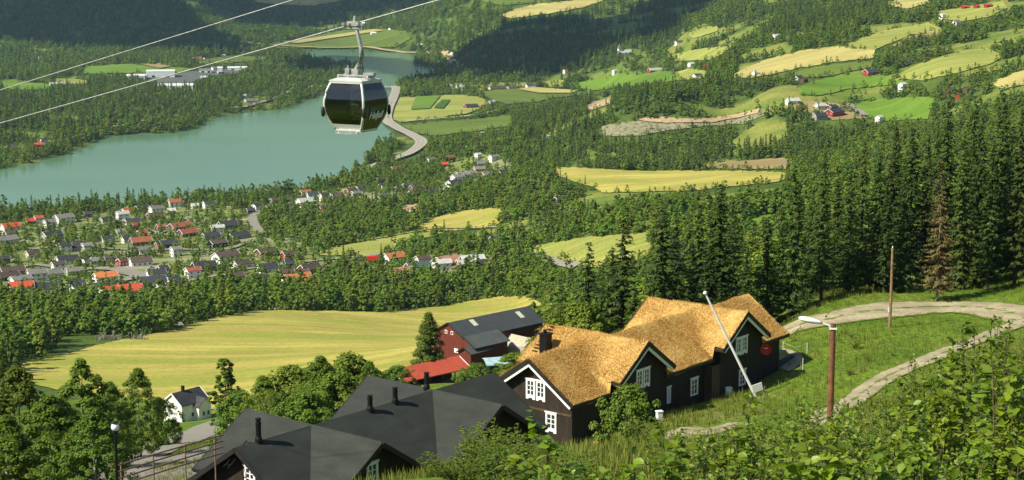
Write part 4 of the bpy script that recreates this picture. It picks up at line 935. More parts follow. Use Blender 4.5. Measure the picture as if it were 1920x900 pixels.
def cable(a, b_, label):
    d = (b_ - a); a2 = a - d * 1.6; b2 = b_ + d * 1.2; mb = MB()
    mb.tube([a2, a, a + d * .5, b_, b2], .026, 8); o = mb.build('steel_cable', M['cable']); tag(o, label, 'cable', 'gondola cables')
M['cable'] = paint('cable', (.30, .31, .29), .5, .3, 8, metallic=.4)
cable(C1a, C1b, 'thick grey steel cable carrying the gondola cabin')
cable(C2a, C2b, 'thick grey steel cable with no cabin, above the other')
def make_cabin():
    G = min((C1a + (C1b - C1a) * t for t in np.linspace(0, 1, 2001)), key=lambda q: abs(project(q)[0] - 662))     # grip point on the cable
    g0 = pt_at(662, 55, G[1]); base_z = pt_at(662, 245, G[1])[2]
    root = empty('gondola_cabin', (G[0] + .08, G[1], base_z), -CAB_TH, 'white framed gondola cabin with smoked glass hanging over the lake', 'gondola')
    H = 2.22; hw = 1.03
    prof = [(0, .60), (.10, .66), (.30, .76), (.62, .91), (.95, .985), (1.15, 1.0), (1.4, .985), (1.75, .91), (2.05, .80), (2.22, .71)]
    zz = np.array([p[0] for p in prof]); ww = np.array([p[1] for p in prof]) * hw
    W = lambda z: float(np.interp(z, zz, ww))
    cm = M['cabin_metal']
    def face_pt(f, u, z, off=0.0):   # f face 0:-y 1:+x 2:+y 3:-x ; u in -1..1
        w_ = W(z) ; q = {0: (u * w_, -w_ - off), 1: (w_ + off, u * w_), 2: (-u * w_, w_ + off), 3: (-w_ - off, -u * w_)}[f]; return (q[0], q[1], z)
    def panel(name, f, u0, u1, z0, z1, mat, off, parent=root, th=.02, n=9):
        mb = MB(); zs = np.linspace(z0, z1, n); V = [face_pt(f, u, z, o_) for o_ in (off, off - th) for z in zs for u in (u0, u1)]
        F = []; m_ = 2 * n
        for i in range(n - 1): a = 2 * i; F.append((a, a + 1, a + 3, a + 2)); F.append((m_ + a + 2, m_ + a + 3, m_ + a + 1, m_ + a)); F.append((a, a + 2, m_ + a + 2, m_ + a)); F.append((a + 1, m_ + a + 1, m_ + a + 3, a + 3))
        F += [(0, m_, m_ + 1, 1), (m_ - 2, m_ - 1, 2 * m_ - 1, 2 * m_ - 2)]
        return mb.add(V, F).build(name, mat, parent, smooth=False)
    for f in range(4):
        gl = panel('window', f, -.90, .90, .34 if f in (0, 2) else .98, 2.02, M['smoked'], -.03)
        panel('lower_panel', f, -.90, .90, .10, .335 if f in (0, 2) else .975, cm if f in (0, 2) else M['panel_dark'], -.025)
    # corner posts, curved like the body
    for sx in (-1, 1):
        for sy in (-1, 1):
            mb = MB(); pts = [(sx * (W(z) - .06), sy * (W(z) - .06), z) for z in np.linspace(.04, 2.14, 14)]
            for a, b_ in zip(pts[:-1], pts[1:]): pass
            mb.tube(pts, .058, 8); mb.build('corner_post', cm, root, smooth=True)
            mb = MB(); mb.lathe([(.02, -.22), (.07, -.18), (.085, 0), (.07, .18), (.02, .22)], 10, (sx * (W(.85) + .02), sy * (W(.85) + .02), .86)); mb.build('bumper', M['black_plastic'], root, smooth=True)
    for f in range(4):
        for z, h_ in ((2.08, .06), (.07, .06)):
            MB().beam((face_pt(f, -.93, z, -.03)), (face_pt(f, .93, z, -.03)), .07, h_).build('edge_rail', cm, root)
    mb = MB(); w1, w2 = W(2.12) + .03, W(2.12) - .22
    V = [(sx * w1, sy * w1, 2.12) for sx, sy in ((-1, -1), (1, -1), (1, 1), (-1, 1))] + [(sx * w1, sy * w1, 2.17) for sx, sy in ((-1, -1), (1, -1), (1, 1), (-1, 1))] + [(sx * w2, sy * w2, 2.27) for sx, sy in ((-1, -1), (1, -1), (1, 1), (-1, 1))]
    mb.add(V, [(3, 2, 1, 0), (0, 1, 5, 4), (1, 2, 6, 5), (2, 3, 7, 6), (3, 0, 4, 7), (4, 5, 9, 8), (5, 6, 10, 9), (6, 7, 11, 10), (7, 4, 8, 11), (8, 9, 10, 11)]); mb.build('roof', cm, root)
    mb = MB(); w_ = W(.05); mb.box(-w_, w_, -w_, w_, .0, .07); mb.build('floor', M['galv'], root)
    mb = MB(); mb.beam((-w_ + .1, -w_ - .12, -.05), (w_ - .1, -w_ - .12, -.05), .06); mb.beam((-w_ + .2, -w_ - .12, -.05), (-w_ + .2, -w_ + .1, .02), .05); mb.beam((w_ - .2, -w_ - .12, -.05), (w_ - .2, -w_ + .1, .02), .05); mb.build('guide_rail', M['galv'], root)
    mb = MB(); mb.box(-.8, .8, .55, .85, .42, .50); mb.build('bench', M['black_plastic'], root)
    # roof machinery, hanger arm and grip
    mb = MB()
    for y in (-.25, .25): mb.beam((-.75, y, 2.36), (.8, y, 2.36), .06)
    for x in (-.7, .75): mb.beam((x, -.3, 2.3), (x, .3, 2.3), .08)
    mb.box(-.22, .22, -.18, .18, 2.25, 2.62); mb.tube([(-.25, -.2, 2.3), (-.25, -.2, 2.78)], .035); mb.tube([(.2, .2, 2.3), (.2, .2, 2.78)], .035); mb.box(-.36, -.16, -.28, -.1, 2.42, 2.66); mb.box(.45, .95, -.12, .12, 2.38, 2.48)
    mb.build('suspension_frame', M['galv'], root)
    gz = float(G[2] - base_z); lx = .0
    arm = MB(); arm.tube([(0, 0, 2.55), (.05, -.0, 2.68), (.22, 0, 2.86), (.30, 0, 3.15), (.30, 0, 3.45), (.22, 0, 3.75), (.08, 0, gz - .22), (.05, 0, gz - .12)], [.075, .085, .10, .105, .10, .09, .085, .08], 8); arm.build('hanger_arm', M['galv'], root, smooth=True)
    gp = MB(); gp.box(-.42, .42, -.11, .11, gz - .2, gz - .06); gp.box(-.30, .26, -.16, .16, gz - .08, gz + .12); gp.tube([(-.4, .12, gz + .02), (.45, .12, gz + .04)], .05); gp.tube([(0, 0, gz + .1), (0, 0, gz + .34)], [.09, .05], 8)
    for x in (-.45, -.2, .25, .48): gp.lathe([(.02, -.06), (.1, -.05), (.1, .05), (.02, .06)], 10, (x, -.14, gz + .0))
    gp.build('grip', M['galv'], root)
    mb = MB(); mb.tube([(.5, -.1, 2.44), (.38, -.1, 2.75), (.42, -.05, 3.2), (.36, -.05, 3.5)], .018, 5); mb.build('control_rod', M['black_plastic'], root)
    # lettering on the side that faces right
    fc = bpy.data.curves.new('lettering', 'FONT'); fc.body = 'Hafjell'; fc.size = .44; fc.extrude = .006; fc.align_x = 'CENTER'; fc.align_y = 'CENTER'; fc.shear = .18; fc.space_character = .92; fc.offset = .006
    fc.materials.append(M['letter']); fo = bpy.data.objects.new('lettering', fc); COL.objects.link(fo); fo.parent = root
    zc = .70; tilt = math.atan2(W(.9) - W(.5), .4); fo.location = (W(zc) + .012, .02, zc); fo.rotation_euler = (math.pi / 2 + 0, 0, math.pi / 2)
    fo.rotation_euler = (Matrix.Rotation(math.pi / 2, 4, 'Z') @ Matrix.Rotation(math.pi / 2 + tilt, 4, 'X')).to_euler(); fo.scale = (1.05, 1.0, 1)
    fm = bpy.data.meshes.new_from_object(fo); mo = link('lettering_side', fm, root); mo.location = fo.location; mo.rotation_euler = fo.rotation_euler; mo.scale = fo.scale; bpy.data.objects.remove(fo); mo.name = 'lettering'
    for i, c in enumerate([(.02, .25, .4), (.05, .1, .4), (.5, .03, .03)]):
        mb = MB(); y = -.46 + i * .12; z = 1.0; mb.box(W(z) - .015, W(z) + .012, y, y + .09, z - .08, z + .04); mb.build('logo_square', paint('logo_colour', c, .5, .02), root)
    return root, base_z
CABIN, CABZ = make_cabin()
def make_bike():
    """red mountain bicycle standing on its rear wheel inside the cabin"""
    c = CABIN.location; root = empty('mountain_bike', (c[0] + .05, c[1] - .1, CABZ + .09), R(35), 'red mountain bicycle standing upright inside the gondola cabin', 'bicycle')
    rd = M['red_paint']
    def wheel(x, z):
        mb = MB(); n_ = 20; V = []; F = []
        for i in range(n_):
            a = 2 * math.pi * i / n_
            for j in range(6): b_ = 2 * math.pi * j / 6; r = .30 + .028 * math.cos(b_); V.append((x + r * math.cos(a), .028 * math.sin(b_), z + r * math.sin(a)))
        for i in range(n_):
            for j in range(6): F.append((i * 6 + j, ((i + 1) % n_) * 6 + j, ((i + 1) % n_) * 6 + (j + 1) % 6, i * 6 + (j + 1) % 6))
        mb.add(V, F); w_ = mb.build('tyre', M['black_plastic'], root); s = MB()
        for i in range(6): a = math.pi * i / 6; s.tube([(x - .28 * math.cos(a), 0, z - .28 * math.sin(a)), (x + .28 * math.cos(a), 0, z + .28 * math.sin(a))], .005, 4)
        s.build('spokes', M['galv'], w_)
    wheel(0, .33); wheel(.15, 1.36)
    mb = MB(); mb.tube([(0, 0, .33), (-.16, 0, .72), (.22, 0, .98), (.05, 0, 1.1)], .035, 6); mb.tube([(0, 0, .33), (.32, 0, .62), (.22, 0, .98)], .03, 6); mb.tube([(-.16, 0, .72), (.32, 0, .62)], .03, 6); mb.build('frame', rd, root)
    mb = MB(); mb.tube([(.02, .06, 1.02), (.15, .06, 1.36)], .025, 6); mb.tube([(.02, -.06, 1.02), (.15, -.06, 1.36)], .025, 6); mb.build('fork', rd, root)
    mb = MB(); mb.tube([(-.16, -.36, 1.03), (-.04, 0, 1.03), (-.16, .36, 1.03)], .02, 6); mb.build('handlebar', M['letter'], root)
    mb = MB(); mb.box(.38, .44, -.08, .08, .45, .72); mb.build('saddle', M['black_plastic'], root)
make_bike()

# ================================================================== LODGES
M['black_wood'] = boards('black_wood', (.030, .021, .014), .19, .8, .25)
M['brown_wood'] = boards('brown_wood', (.085, .058, .036), .19, .8, .2)
M['fascia'] = paint('fascia', (.018, .015, .013), .6, .2, 3)
M['felt'] = paint('felt', (.024, .028, .023), .82, .14, .7, spec=.35, bmp=.06)
M['pipe'] = paint('pipe', (.012, .012, .012), .5, .2, 4, metallic=.4)
M['white_box'] = paint('white_box', (.72, .72, .66), .6, .06, 3)
def felt_streaks():
    m = M['felt']; n = m.node_tree; b = n.nodes['Principled BSDF']; old = b.inputs['Base Color'].links[0].from_socket
    st = noise_col(n, (.72, .72, .70), (1.3, 1.32, 1.25), 1.0, 6, mapping(n, (.35, .35, 2.2)), .3, .7, .4)
    sp = noise_col(n, (.8, .8, .8), (1.15, 1.15, 1.15), 9.0, 8, mapping(n, (1, 1, 1)), .35, .65)
    n.links.new(mixc(n, mixc(n, old, st, .8, 'MULTIPLY'), sp, .8, 'MULTIPLY'), b.inputs['Base Color'])
felt_streaks()
ROT = R(50.5)
MD = np.array([math.cos(ROT), math.sin(ROT)]); CDv = np.array([MD[1], -MD[0]])   # main ridge direction; cross direction (towards lower right)
class Lodge:
    """plan axes: m along the main ridge, c across; cross wings at m1, m2"""
    def __init__(s, org, z_ridge, m0, m1, m2, m3, cw, hwm, hwc, up, gz, name, label):
        s.o = np.array(org, float); s.zr = z_ridge; s.m0, s.m1, s.m2, s.m3 = m0, m1, m2, m3; s.cw = cw; s.hwm = hwm; s.hwc = hwc; s.up = up
        s.gz = gz; s.root = empty(name, (org[0], org[1], gz), ROT, label, 'house')
        s.k = math.tan(R(34.5))
    def L(s, m, c, z): return (m, -c, z - s.gz)                # local coordinates of a plan point
    def world(s, m, c, z): q = s.o + MD * m + CDv * c; return np.array([q[0], q[1], z])
    def hit(s, px, py, axis, val):
        """where the ray of a pixel meets the vertical plane m=val or c=val"""
        d = ray(px, py); nv = MD if axis == 'm' else CDv; t = (val + s.o @ nv) / (d[:2] @ nv); P = d * t; q = P[:2] - s.o
        return q @ MD, q @ CDv, P[2] + HC
    def wings(s):
        return [('m', s.m0, s.m3, 0.0, s.hwm, s.zr), ('c', -s.cw, s.cw, s.m1, s.hwc, s.zr + s.up), ('c', -s.cw, s.cw, s.m2, s.hwc, s.zr + s.up)]
    def walls(s, ins=.75, mat=None, low=6.5):
        mb = MB()
        for ax, a, b_, mid, hw, zr in s.wings():
            w_ = hw - .62; a2, b2 = a + ins, b_ - ins; zt = zr - w_ * s.k - .12; za = zr - .12; zb = s.gz - low
            pts = [(-w_, zb), (w_, zb), (w_, zt), (0, za), (-w_, zt)]
            V = []
            for q in (a2, b2):
                for u, z in pts: V.append(s.L(q, mid + u, z) if ax == 'm' else s.L(mid + u, q, z))
            mb.add(V, [(0, 1, 2, 3, 4), (9, 8, 7, 6, 5)] + [(i, i + 5, (i + 1) % 5 + 5, (i + 1) % 5) for i in range(5)])
        return mb.build('wall', mat, s.root)
    def roof_height(s, m, c, kind='hard'):
        zs = []
        for ax, a, b_, mid, hw, zr in s.wings():
            al, ac = (m, c - mid) if ax == 'm' else (c, m - mid)
            ins = (al >= a - 1e-6) & (al <= b_ + 1e-6) & (abs(ac) <= hw + 1e-6)
            zs.append(np.where(ins, zr - abs(ac) * s.k, -1e3))
        return np.array(zs)
    def rakes(s, th=.34, white=True, mb_black=None):
        """barge boards along every gable and fascia along the eaves"""
        for ax, a, b_, mid, hw, zr in s.wings():
            for end, sg in ((a, -1), (b_, 1)):
                mb = MB(); wt = MB()
                for u in (-1, 1):
                    f = lambda q, uu, z: s.L(q, mid + uu, z) if ax == 'm' else s.L(mid + uu, q, z)
                    mb.beam(f(end, 0, zr - .06), f(end, u * hw, zr - hw * s.k - .06), .10, th)
                    i0, i1 = 0.0, hw - .30
                    wt.beam(f(end - sg * .10, 0, zr - .44), f(end - sg * .10, u * i1, zr - .44 - i1 * s.k), .10, .26)
                mb.build('bargeboard', M['fascia'], s.root)
                if white: wt.build('gable_trim', M['trim_white'], s.root)
        return
    def eaves(s):
        for ax, a, b_, mid, hw, zr in s.wings():
            for u in (-1, 1):
                z = zr - hw * s.k - .10; segs = [(a, b_)]
                if ax == 'm': segs = [(s.m0, s.m1 - s.hwc), (s.m1 + s.hwc, s.m2 - s.hwc), (s.m2 + s.hwc, s.m3)]
                else: segs = [(u2 * (s.hwm - (s.hwm * 0 + .0)), u2 * s.cw) for u2 in (-1, 1)]
                for p, q in segs:
                    if abs(q - p) < .3: continue
                    if ax == 'c': # start where this eave leaves the main roof slope
                        c0 = max(0.0, (s.zr - z) / s.k - .05) if z < s.zr else 0; p = math.copysign(min(c0, s.cw), q)
                        if abs(q - p) < .2: continue
                    f = lambda q_, uu, z_: s.L(q_, mid + uu, z_) if ax == 'm' else s.L(mid + uu, q_, z_)
                    MB().beam(f(p, u * (hw - .03), z), f(q, u * (hw - .03), z), .12, .22).build('eaves_board', M['fascia'], s.root)
    def window(s, px, py, axis, val, w, h, n=1, apron=True, cols=2, rows=3, name='window'):
        m_, c_, z = s.hit(px, py, axis, val)
        sg = 1 if val > (3 if axis == 'm' else 0) else -1
        if axis == 'm': X = Vector((0, 1 * -sg * -1, 0)); Nn = Vector((sg, 0, 0)); X = Vector((0, 1, 0))
        else: Nn = Vector((0, -sg, 0)); X = Vector((1, 0, 0))
        c0 = Vector(s.L(m_, c_, z)); U = Vector((0, 0, 1))
        def bx(mb, u0, u1, v0, v1, n0, n1):
            V = [c0 + X * u + U * v + Nn * q for u in (u0, u1) for v in (v0, v1) for q in (n0, n1)]
            mb.add(V, [(0, 1, 3, 2), (4, 6, 7, 5), (0, 4, 5, 1), (2, 3, 7, 6), (0, 2, 6, 4), (1, 5, 7, 3)])
        tot = n * w + (n - 1) * .12
        for i in range(n):
            x0 = -tot / 2 + i * (w + .12); x1 = x0 + w; fr = MB(); fw = .17
            bx(fr, x0, x0 + fw, -h / 2, h / 2, .0, .09); bx(fr, x1 - fw, x1, -h / 2, h / 2, .0, .09); bx(fr, x0 + fw, x1 - fw, h / 2 - .13, h / 2, .0, .088); bx(fr, x0 + fw, x1 - fw, -h / 2, -h / 2 + .13, .0, .088)
            bx(fr, x0 - .07, x1 + .07, h / 2, h / 2 + .12, .0, .14)
            if apron:
                bx(fr, x0, x0 + w * .28, -h / 2 - .26, -h / 2, .0, .08); bx(fr, x1 - w * .28, x1, -h / 2 - .26, -h / 2, .0, .08); bx(fr, x0 + w * .28, x1 - w * .28, -h / 2 - .14, -h / 2, .0, .078)
            f = fr.build(name, M['trim_white'], s.root)
            mu = MB(); iw = (x1 - x0 - 2 * fw)
            for j in range(1, cols): xx = x0 + fw + iw * j / cols; bx(mu, xx - .045, xx + .045, -h / 2 + .13, h / 2 - .13, .02, .07)
            for j in range(1, rows): zz = -h / 2 + .13 + (h - .26) * j / rows; bx(mu, x0 + fw, x1 - fw, zz - .025, zz + .025, .02, .065)
            mu.build('muntin', M['trim_white'], f)
            pn = MB(); bx(pn, x0 + fw - .01, x1 - fw + .01, -h / 2 + .12, h / 2 - .12, .004, .02); pn.build('pane', M['pane'], f)
    def pt(s, px, py, z): q = onplane(px, py, z) - s.o; return q @ MD, q @ CDv
# ---- the turf roofed lodge
A0 = onplane(993, 674, 196.0)
T = Lodge(A0, 196.0, -.2, 9.35, 25.55, 34.9, 5.75, 4.75, 4.15, .6, 188.6, 'turf_roofed_lodge', 'large dark timber lodge under a shaggy golden turf roof')
T.walls(mat=M['black_wood'])
m, n, b = nodes('dry_turf')
o_ = noise_col(n, (.46, .30, .095), (.57, .40, .145), 1.0, 6, geopos(n, (.9, .9, .9)), .3, .7)
o2 = noise_col(n, (.80, .77, .7), (1.12, 1.12, 1.12), 1.0, 6, geopos(n, (5, 5, 5)), .3, .7)
n.links.new(mixc(n, o_, o2, .9, 'MULTIPLY'), b.inputs['Base Color']); b.inputs['Roughness'].default_value = .95; b.inputs['Specular IOR Level'].default_value = .05
bump(n, b, 9.0, 1.0, .12, geopos(n, (1, 1, 1))); M['turf'] = m
M['straw'] = foliage_mat('straw', (.48, .30, .075), (.70, .49, .17), .012, .35, .0)
def turf_roof(L):
    st = .25; ms = np.arange(L.m0, L.m3 + st / 2, st); cs = np.arange(-L.cw, L.cw + st / 2, st)
    # grid lines snapped to the wing edges
    for v in (L.m1 - L.hwc, L.m1 + L.hwc, L.m2 - L.hwc, L.m2 + L.hwc, L.m0, L.m3, L.m1, L.m2): ms[np.argmin(abs(ms - v))] = v
    for v in (-L.hwm, L.hwm, -L.cw, L.cw, 0): cs[np.argmin(abs(cs - v))] = v
    GM, GC = np.meshgrid(ms, cs, indexing='ij'); Z = L.roof_height(GM, GC)
    zm = Z.max(0); ok = zm > 0; kk = .34
    Zs = np.where(Z > 0, Z, -50)
    sm = kk * np.log(np.exp((Zs - 190) / kk).sum(0)) + 190
    edge = np.minimum(1, 1); sm = np.where(ok, sm, 0)
    nz = .06 * vnoise(GM, GC, 1.1, 3) + .04 * vnoise(GM, GC, .5, 4) + .10 * vnoise(GM, GC, 3.0, 5)
    # rounded ridges
    top = sm + .16 + nz
    V = np.stack([GM, -GC, top - L.gz], -1).reshape(-1, 3); nm, ncc = GM.shape; ix = np.arange(nm * ncc).reshape(nm, ncc)
    mc, cc = (ms[:-1] + ms[1:]) / 2, (cs[:-1] + cs[1:]) / 2; CM, CC = np.meshgrid(mc, cc, indexing='ij'); good = L.roof_height(CM, CC).max(0) > 0
    F = np.stack([ix[:-1, :-1], ix[:-1, 1:], ix[1:, 1:], ix[1:, :-1]], -1)[good]
    # vertical edge of the turf
    V2 = V.copy(); V2[:, 2] -= .34; N0 = len(V); E = []
    from collections import Counter
    cnt = Counter(); 
    for f in F:
        for i in range(4): cnt[(f[i], f[(i + 1) % 4])] += 1
    for (a, b_) in cnt:
        if (b_, a) not in cnt: E.append((b_, a, a + N0, b_ + N0))
    me = mesh_np('turf', np.concatenate([V, V2]), np.concatenate([F[:, ::-1], np.array(E)]), [M['turf']], smooth=True)
    ro = link('roof', me, L.root)
    # blades
    g = np.random.default_rng(5); N = 150000; mm = g.uniform(L.m0, L.m3, N); c2 = g.uniform(-L.cw, L.cw, N)
    okb = L.roof_height(mm, c2).max(0) > 0; mm, c2 = mm[okb], c2[okb]
    i = np.clip(np.searchsorted(ms, mm) - 1, 0, nm - 2); j = np.clip(np.searchsorted(cs, c2) - 1, 0, ncc - 2)
    fi = (mm - ms[i]) / (ms[i + 1] - ms[i]); fj = (c2 - cs[j]) / (cs[j + 1] - cs[j])
    def val(a, b_): return np.where(ok[a, b_], top[a, b_], top[i, j])
    zz = (val(i, j) * (1 - fi) + val(i + 1, j) * fi) * (1 - fj) + (val(i, j + 1) * (1 - fi) + val(i + 1, j + 1) * fi) * fj
    P = np.stack([mm, -c2, zz - L.gz - .03], -1); k = len(P)
    lean = np.stack([g.normal(0, .6, k) + 1.1 * vnoise(mm, c2, 1.6, 8), g.normal(0, .6, k) + 1.1 * vnoise(mm, c2, 1.6, 9), np.full(k, .8)], -1)
    blade = ([(-.5, 0, 0), (.5, 0, 0), (.15, .62, .05), (-.1, 1, .0)], [[(0, 1, 2, 3)]])
    fr_ = frames(nrm(np.cross(lean, g.normal(size=(k, 3)))), lean)
    BV, BF = scatter(blade[0], blade[1], P, fr_, np.stack([g.uniform(.03, .065, k), g.uniform(.10, .26, k), np.full(k, .1)], -1))
    b_ = link('dry_grass', mesh_np('dry_grass', BV, BF, [M['straw']]), ro); b_['kind'] = 'stuff'
turf_roof(T); T.rakes(); T.eaves()
G1m = T.m0 + .75; Cg = T.cw - .75
T.window(1005, 729, 'm', G1m, .98, 1.45, 2); T.window(1034, 790, 'm', G1m, 1.15, 1.45, 1)
T.window(1205, 707, 'c', Cg, .95, 1.45, 2); T.window(1390, 646, 'c', Cg, .95, 1.45, 2)
T.window(1391, 708, 'c', Cg, 1.15, 1.5, 1, False); T.window(1301, 725, 'c', T.hwm - .62, 1.2, 1.6, 1, False); T.window(1253, 741, 'c', T.hwm - .62, .6, 1.5, 1, False)
def lodge_chimney(L, px_base, py_base, w, h, brick=True):
    # meet the roof: march along the ray
    d = ray(px_base, py_base)
    for t in np.arange(60, 260, .1):
        P = d * t; q = P[:2] - L.o; m_, c_ = q @ MD, q @ CDv; z = L.roof_height(np.array(m_), np.array(c_)).max()
        if z > 0 and P[2] + HC <= z + .1: break
    x, y, z = L.L(m_, c_, P[2] + HC); return x, y, z
x, y, z = lodge_chimney(T, 1023, 662, 1, 1)
mb = MB(); mb.box(x - .42, x + .42, y - .38, y + .38, z - .8, z + 1.7); mb.box(x - .5, x + .5, y - .46, y + .46, z + 1.7, z + 1.85); mb.tube([(x - .1, y, z + 1.85), (x - .1, y, z + 2.15)], .16, 10); ch = mb.build('chimney', M['pipe'], T.root)
mb = MB()
for i in range(9):
    a = T.hit(0, 0, 'm', 0) if 0 else None
for (p0, p1) in (((1002, 664), (1034, 618)),):
    for i in range(9):
        if i in (4, 5): continue
        t = i / 8; q = lodge_chimney(T, p0[0] + (p1[0] - p0[0]) * t, p0[1] + (p1[1] - p0[1]) * t, 1, 1)
        mb.beam((q[0], q[1] - .28, q[2] + .3), (q[0], q[1] + .28, q[2] + .3), .09, .07)
mb.build('roof_ladder', M['pipe'], T.root)
# porch panels in brown wood and floor band on the end gable
def lodge_band(L, mv, z0, z1, c0, c1, mat, name, off=.03):
    mb = MB(); a = [L.L(mv - off, c0, z0), L.L(mv - off, c1, z0), L.L(mv - off, c1, z1), L.L(mv - off, c0, z1)]; b_ = [L.L(mv, c0, z0), L.L(mv, c1, z0), L.L(mv, c1, z1), L.L(mv, c0, z1)]
    mb.add(a + b_, [(0, 1, 2, 3), (7, 6, 5, 4), (0, 4, 5, 1), (1, 5, 6, 2), (2, 6, 7, 3), (3, 7, 4, 0)]); return mb.build(name, mat, L.root)
lodge_band(T, G1m, 191.55, 191.75, -4.1, 4.1, M['brown_wood'], 'floor_band', .06)
mb = MB()
for (px, m_) in ((1338, None),):
    a, c_, z_ = T.hit(1342, 700, 'c', Cg); mb.box(*sorted((T.L(a - .6, 0, 0)[0], T.L(a + 1.2, 0, 0)[0])), -Cg + 0.0, -Cg + 1.2, 188.6 - T.gz - 3, 192.2 - T.gz)
mb.build('porch_panel', M['brown_wood'], T.root)
def on_wall_point(L, px, py, axis, val): m_, c_, z_ = L.hit(px, py, axis, val); return L.world(m_, c_, z_), (m_, c_, z_)
# red satellite dish on the far gable wall
P, _ = on_wall_point(T, 1436, 655, 'c', Cg + .35)
M['dish_red'] = paint('dish_red', (.62, .03, .015), .5, .08, 3)
rt = empty('satellite_dish', P, 0, 'round red satellite dish on the right gable wall of the lodge', 'satellite dish')
mb = MB(); prof = [(.02, .0), (.25, .015), (.42, .06), (.52, .11), (.54, .11), (.44, .03), (.26, -.02), (.02, -.04)]; mb.lathe(prof, 22)
dsh = mb.build('dish', M['dish_red'], rt, smooth=True); dsh.rotation_euler = (R(90), 0, R(-8))
mb = MB(); mb.tube([(0, -.08, -.5), (.02, -.55, -.18), (.02, -.5, .0)], .02, 6); mb.build('feed_arm', M['galv'], rt)
mb = MB(); mb.box(-.17, .17, -.16, -.11, .10, .17); mb.build('lettering_strip', M['letter'], rt)
mb = MB(); mb.tube([(0, .05, 0), (.1, .6, -.1)], .035, 6); mb.build('bracket', M['galv'], rt)

# ---- the felt roofed lodge
B0 = onplane(585, 797, 200.0)
K = Lodge(B0, 200.0, -6.5, 0, 11.6, 18.2, 6.25, 4.9, 4.7, .05, 191.5, 'felt_roofed_lodge', 'large black timber lodge under a smooth dark grey felt roof')
K.k = math.tan(R(33)); K.walls(mat=M['black_wood'], ins=.8)
mb = MB()
for ax, a, b_, mid, hw, zr in K.wings():
    for u in (-1, 1):
        f = lambda q, uu, z: K.L(q, mid + uu, z) if ax == 'm' else K.L(mid + uu, q, z)
        ze = zr - hw * K.k; th = .16
        V = [f(a, 0, zr), f(b_, 0, zr), f(b_, u * hw, ze), f(a, u * hw, ze)]; V += [(x, y, z - th) for x, y, z in V]
        mb.add(V, [(0, 1, 2, 3), (7, 6, 5, 4), (0, 4, 5, 1), (1, 5, 6, 2), (2, 6, 7, 3), (3, 7, 4, 0)])
kr = mb.build('roof', M['felt'], K.root)
for ax, a, b_, mid, hw, zr in K.wings():
    for end, sg in ((a, -1), (b_, 1)):
        mb = MB()
        for u in (-1, 1):
            f = lambda q, uu, z: K.L(q, mid + uu, z) if ax == 'm' else K.L(mid + uu, q, z)
            mb.beam(f(end + sg * .04, 0, zr - .16), f(end + sg * .04, u * hw, zr - hw * K.k - .16), .08, .30)
        mb.build('bargeboard', M['fascia'], K.root)
K.eaves()
def flue(L, px, py, h=1.45, r=.17, label=None):
    x, y, z = lodge_chimney(L, px, py, 1, 1); mb = MB()
    mb.lathe([(r * 1.5, -.3), (r * 1.35, .12), (r, .3), (r, h * .72), (r * 1.15, h * .73), (r * 1.15, h * .80), (r * .85, h * .81), (r * .85, h * .9), (r * 1.1, h * .91), (r * 1.05, h)], 14, (x, y, z))
    mb.build('flue_pipe', M['pipe'], kr, smooth=False); return x, y, z
x, y, z = flue(K, 485, 826)
flue(K, 694, 768, 1.0); flue(K, 741, 753, 1.0); flue(K, 800, 727, 1.1)
mb = MB(); 
for s_ in (-.2, .2): mb.beam((x - .35, y + s_ + .5, z - .05), (x - 2.3, y + s_ + .5, z - 1.3), .05)
for i in range(5): mb.beam((x - .5 - i * .4, y + .3, z - .1 - i * .26), (x - .5 - i * .4, y + .7, z - .1 - i * .26), .05)
mb.build('roof_ladder', M['pipe'], K.root)
K.window(697, 887, 'c', K.cw - .8, 1.0, 1.35, 1, False); K.window(470, 893, 'm', K.m0 + .8, 1.0, 1.2, 1, False)
K.window(900, 842, 'c', K.cw - .8, 1.0, 1.2, 1, False)
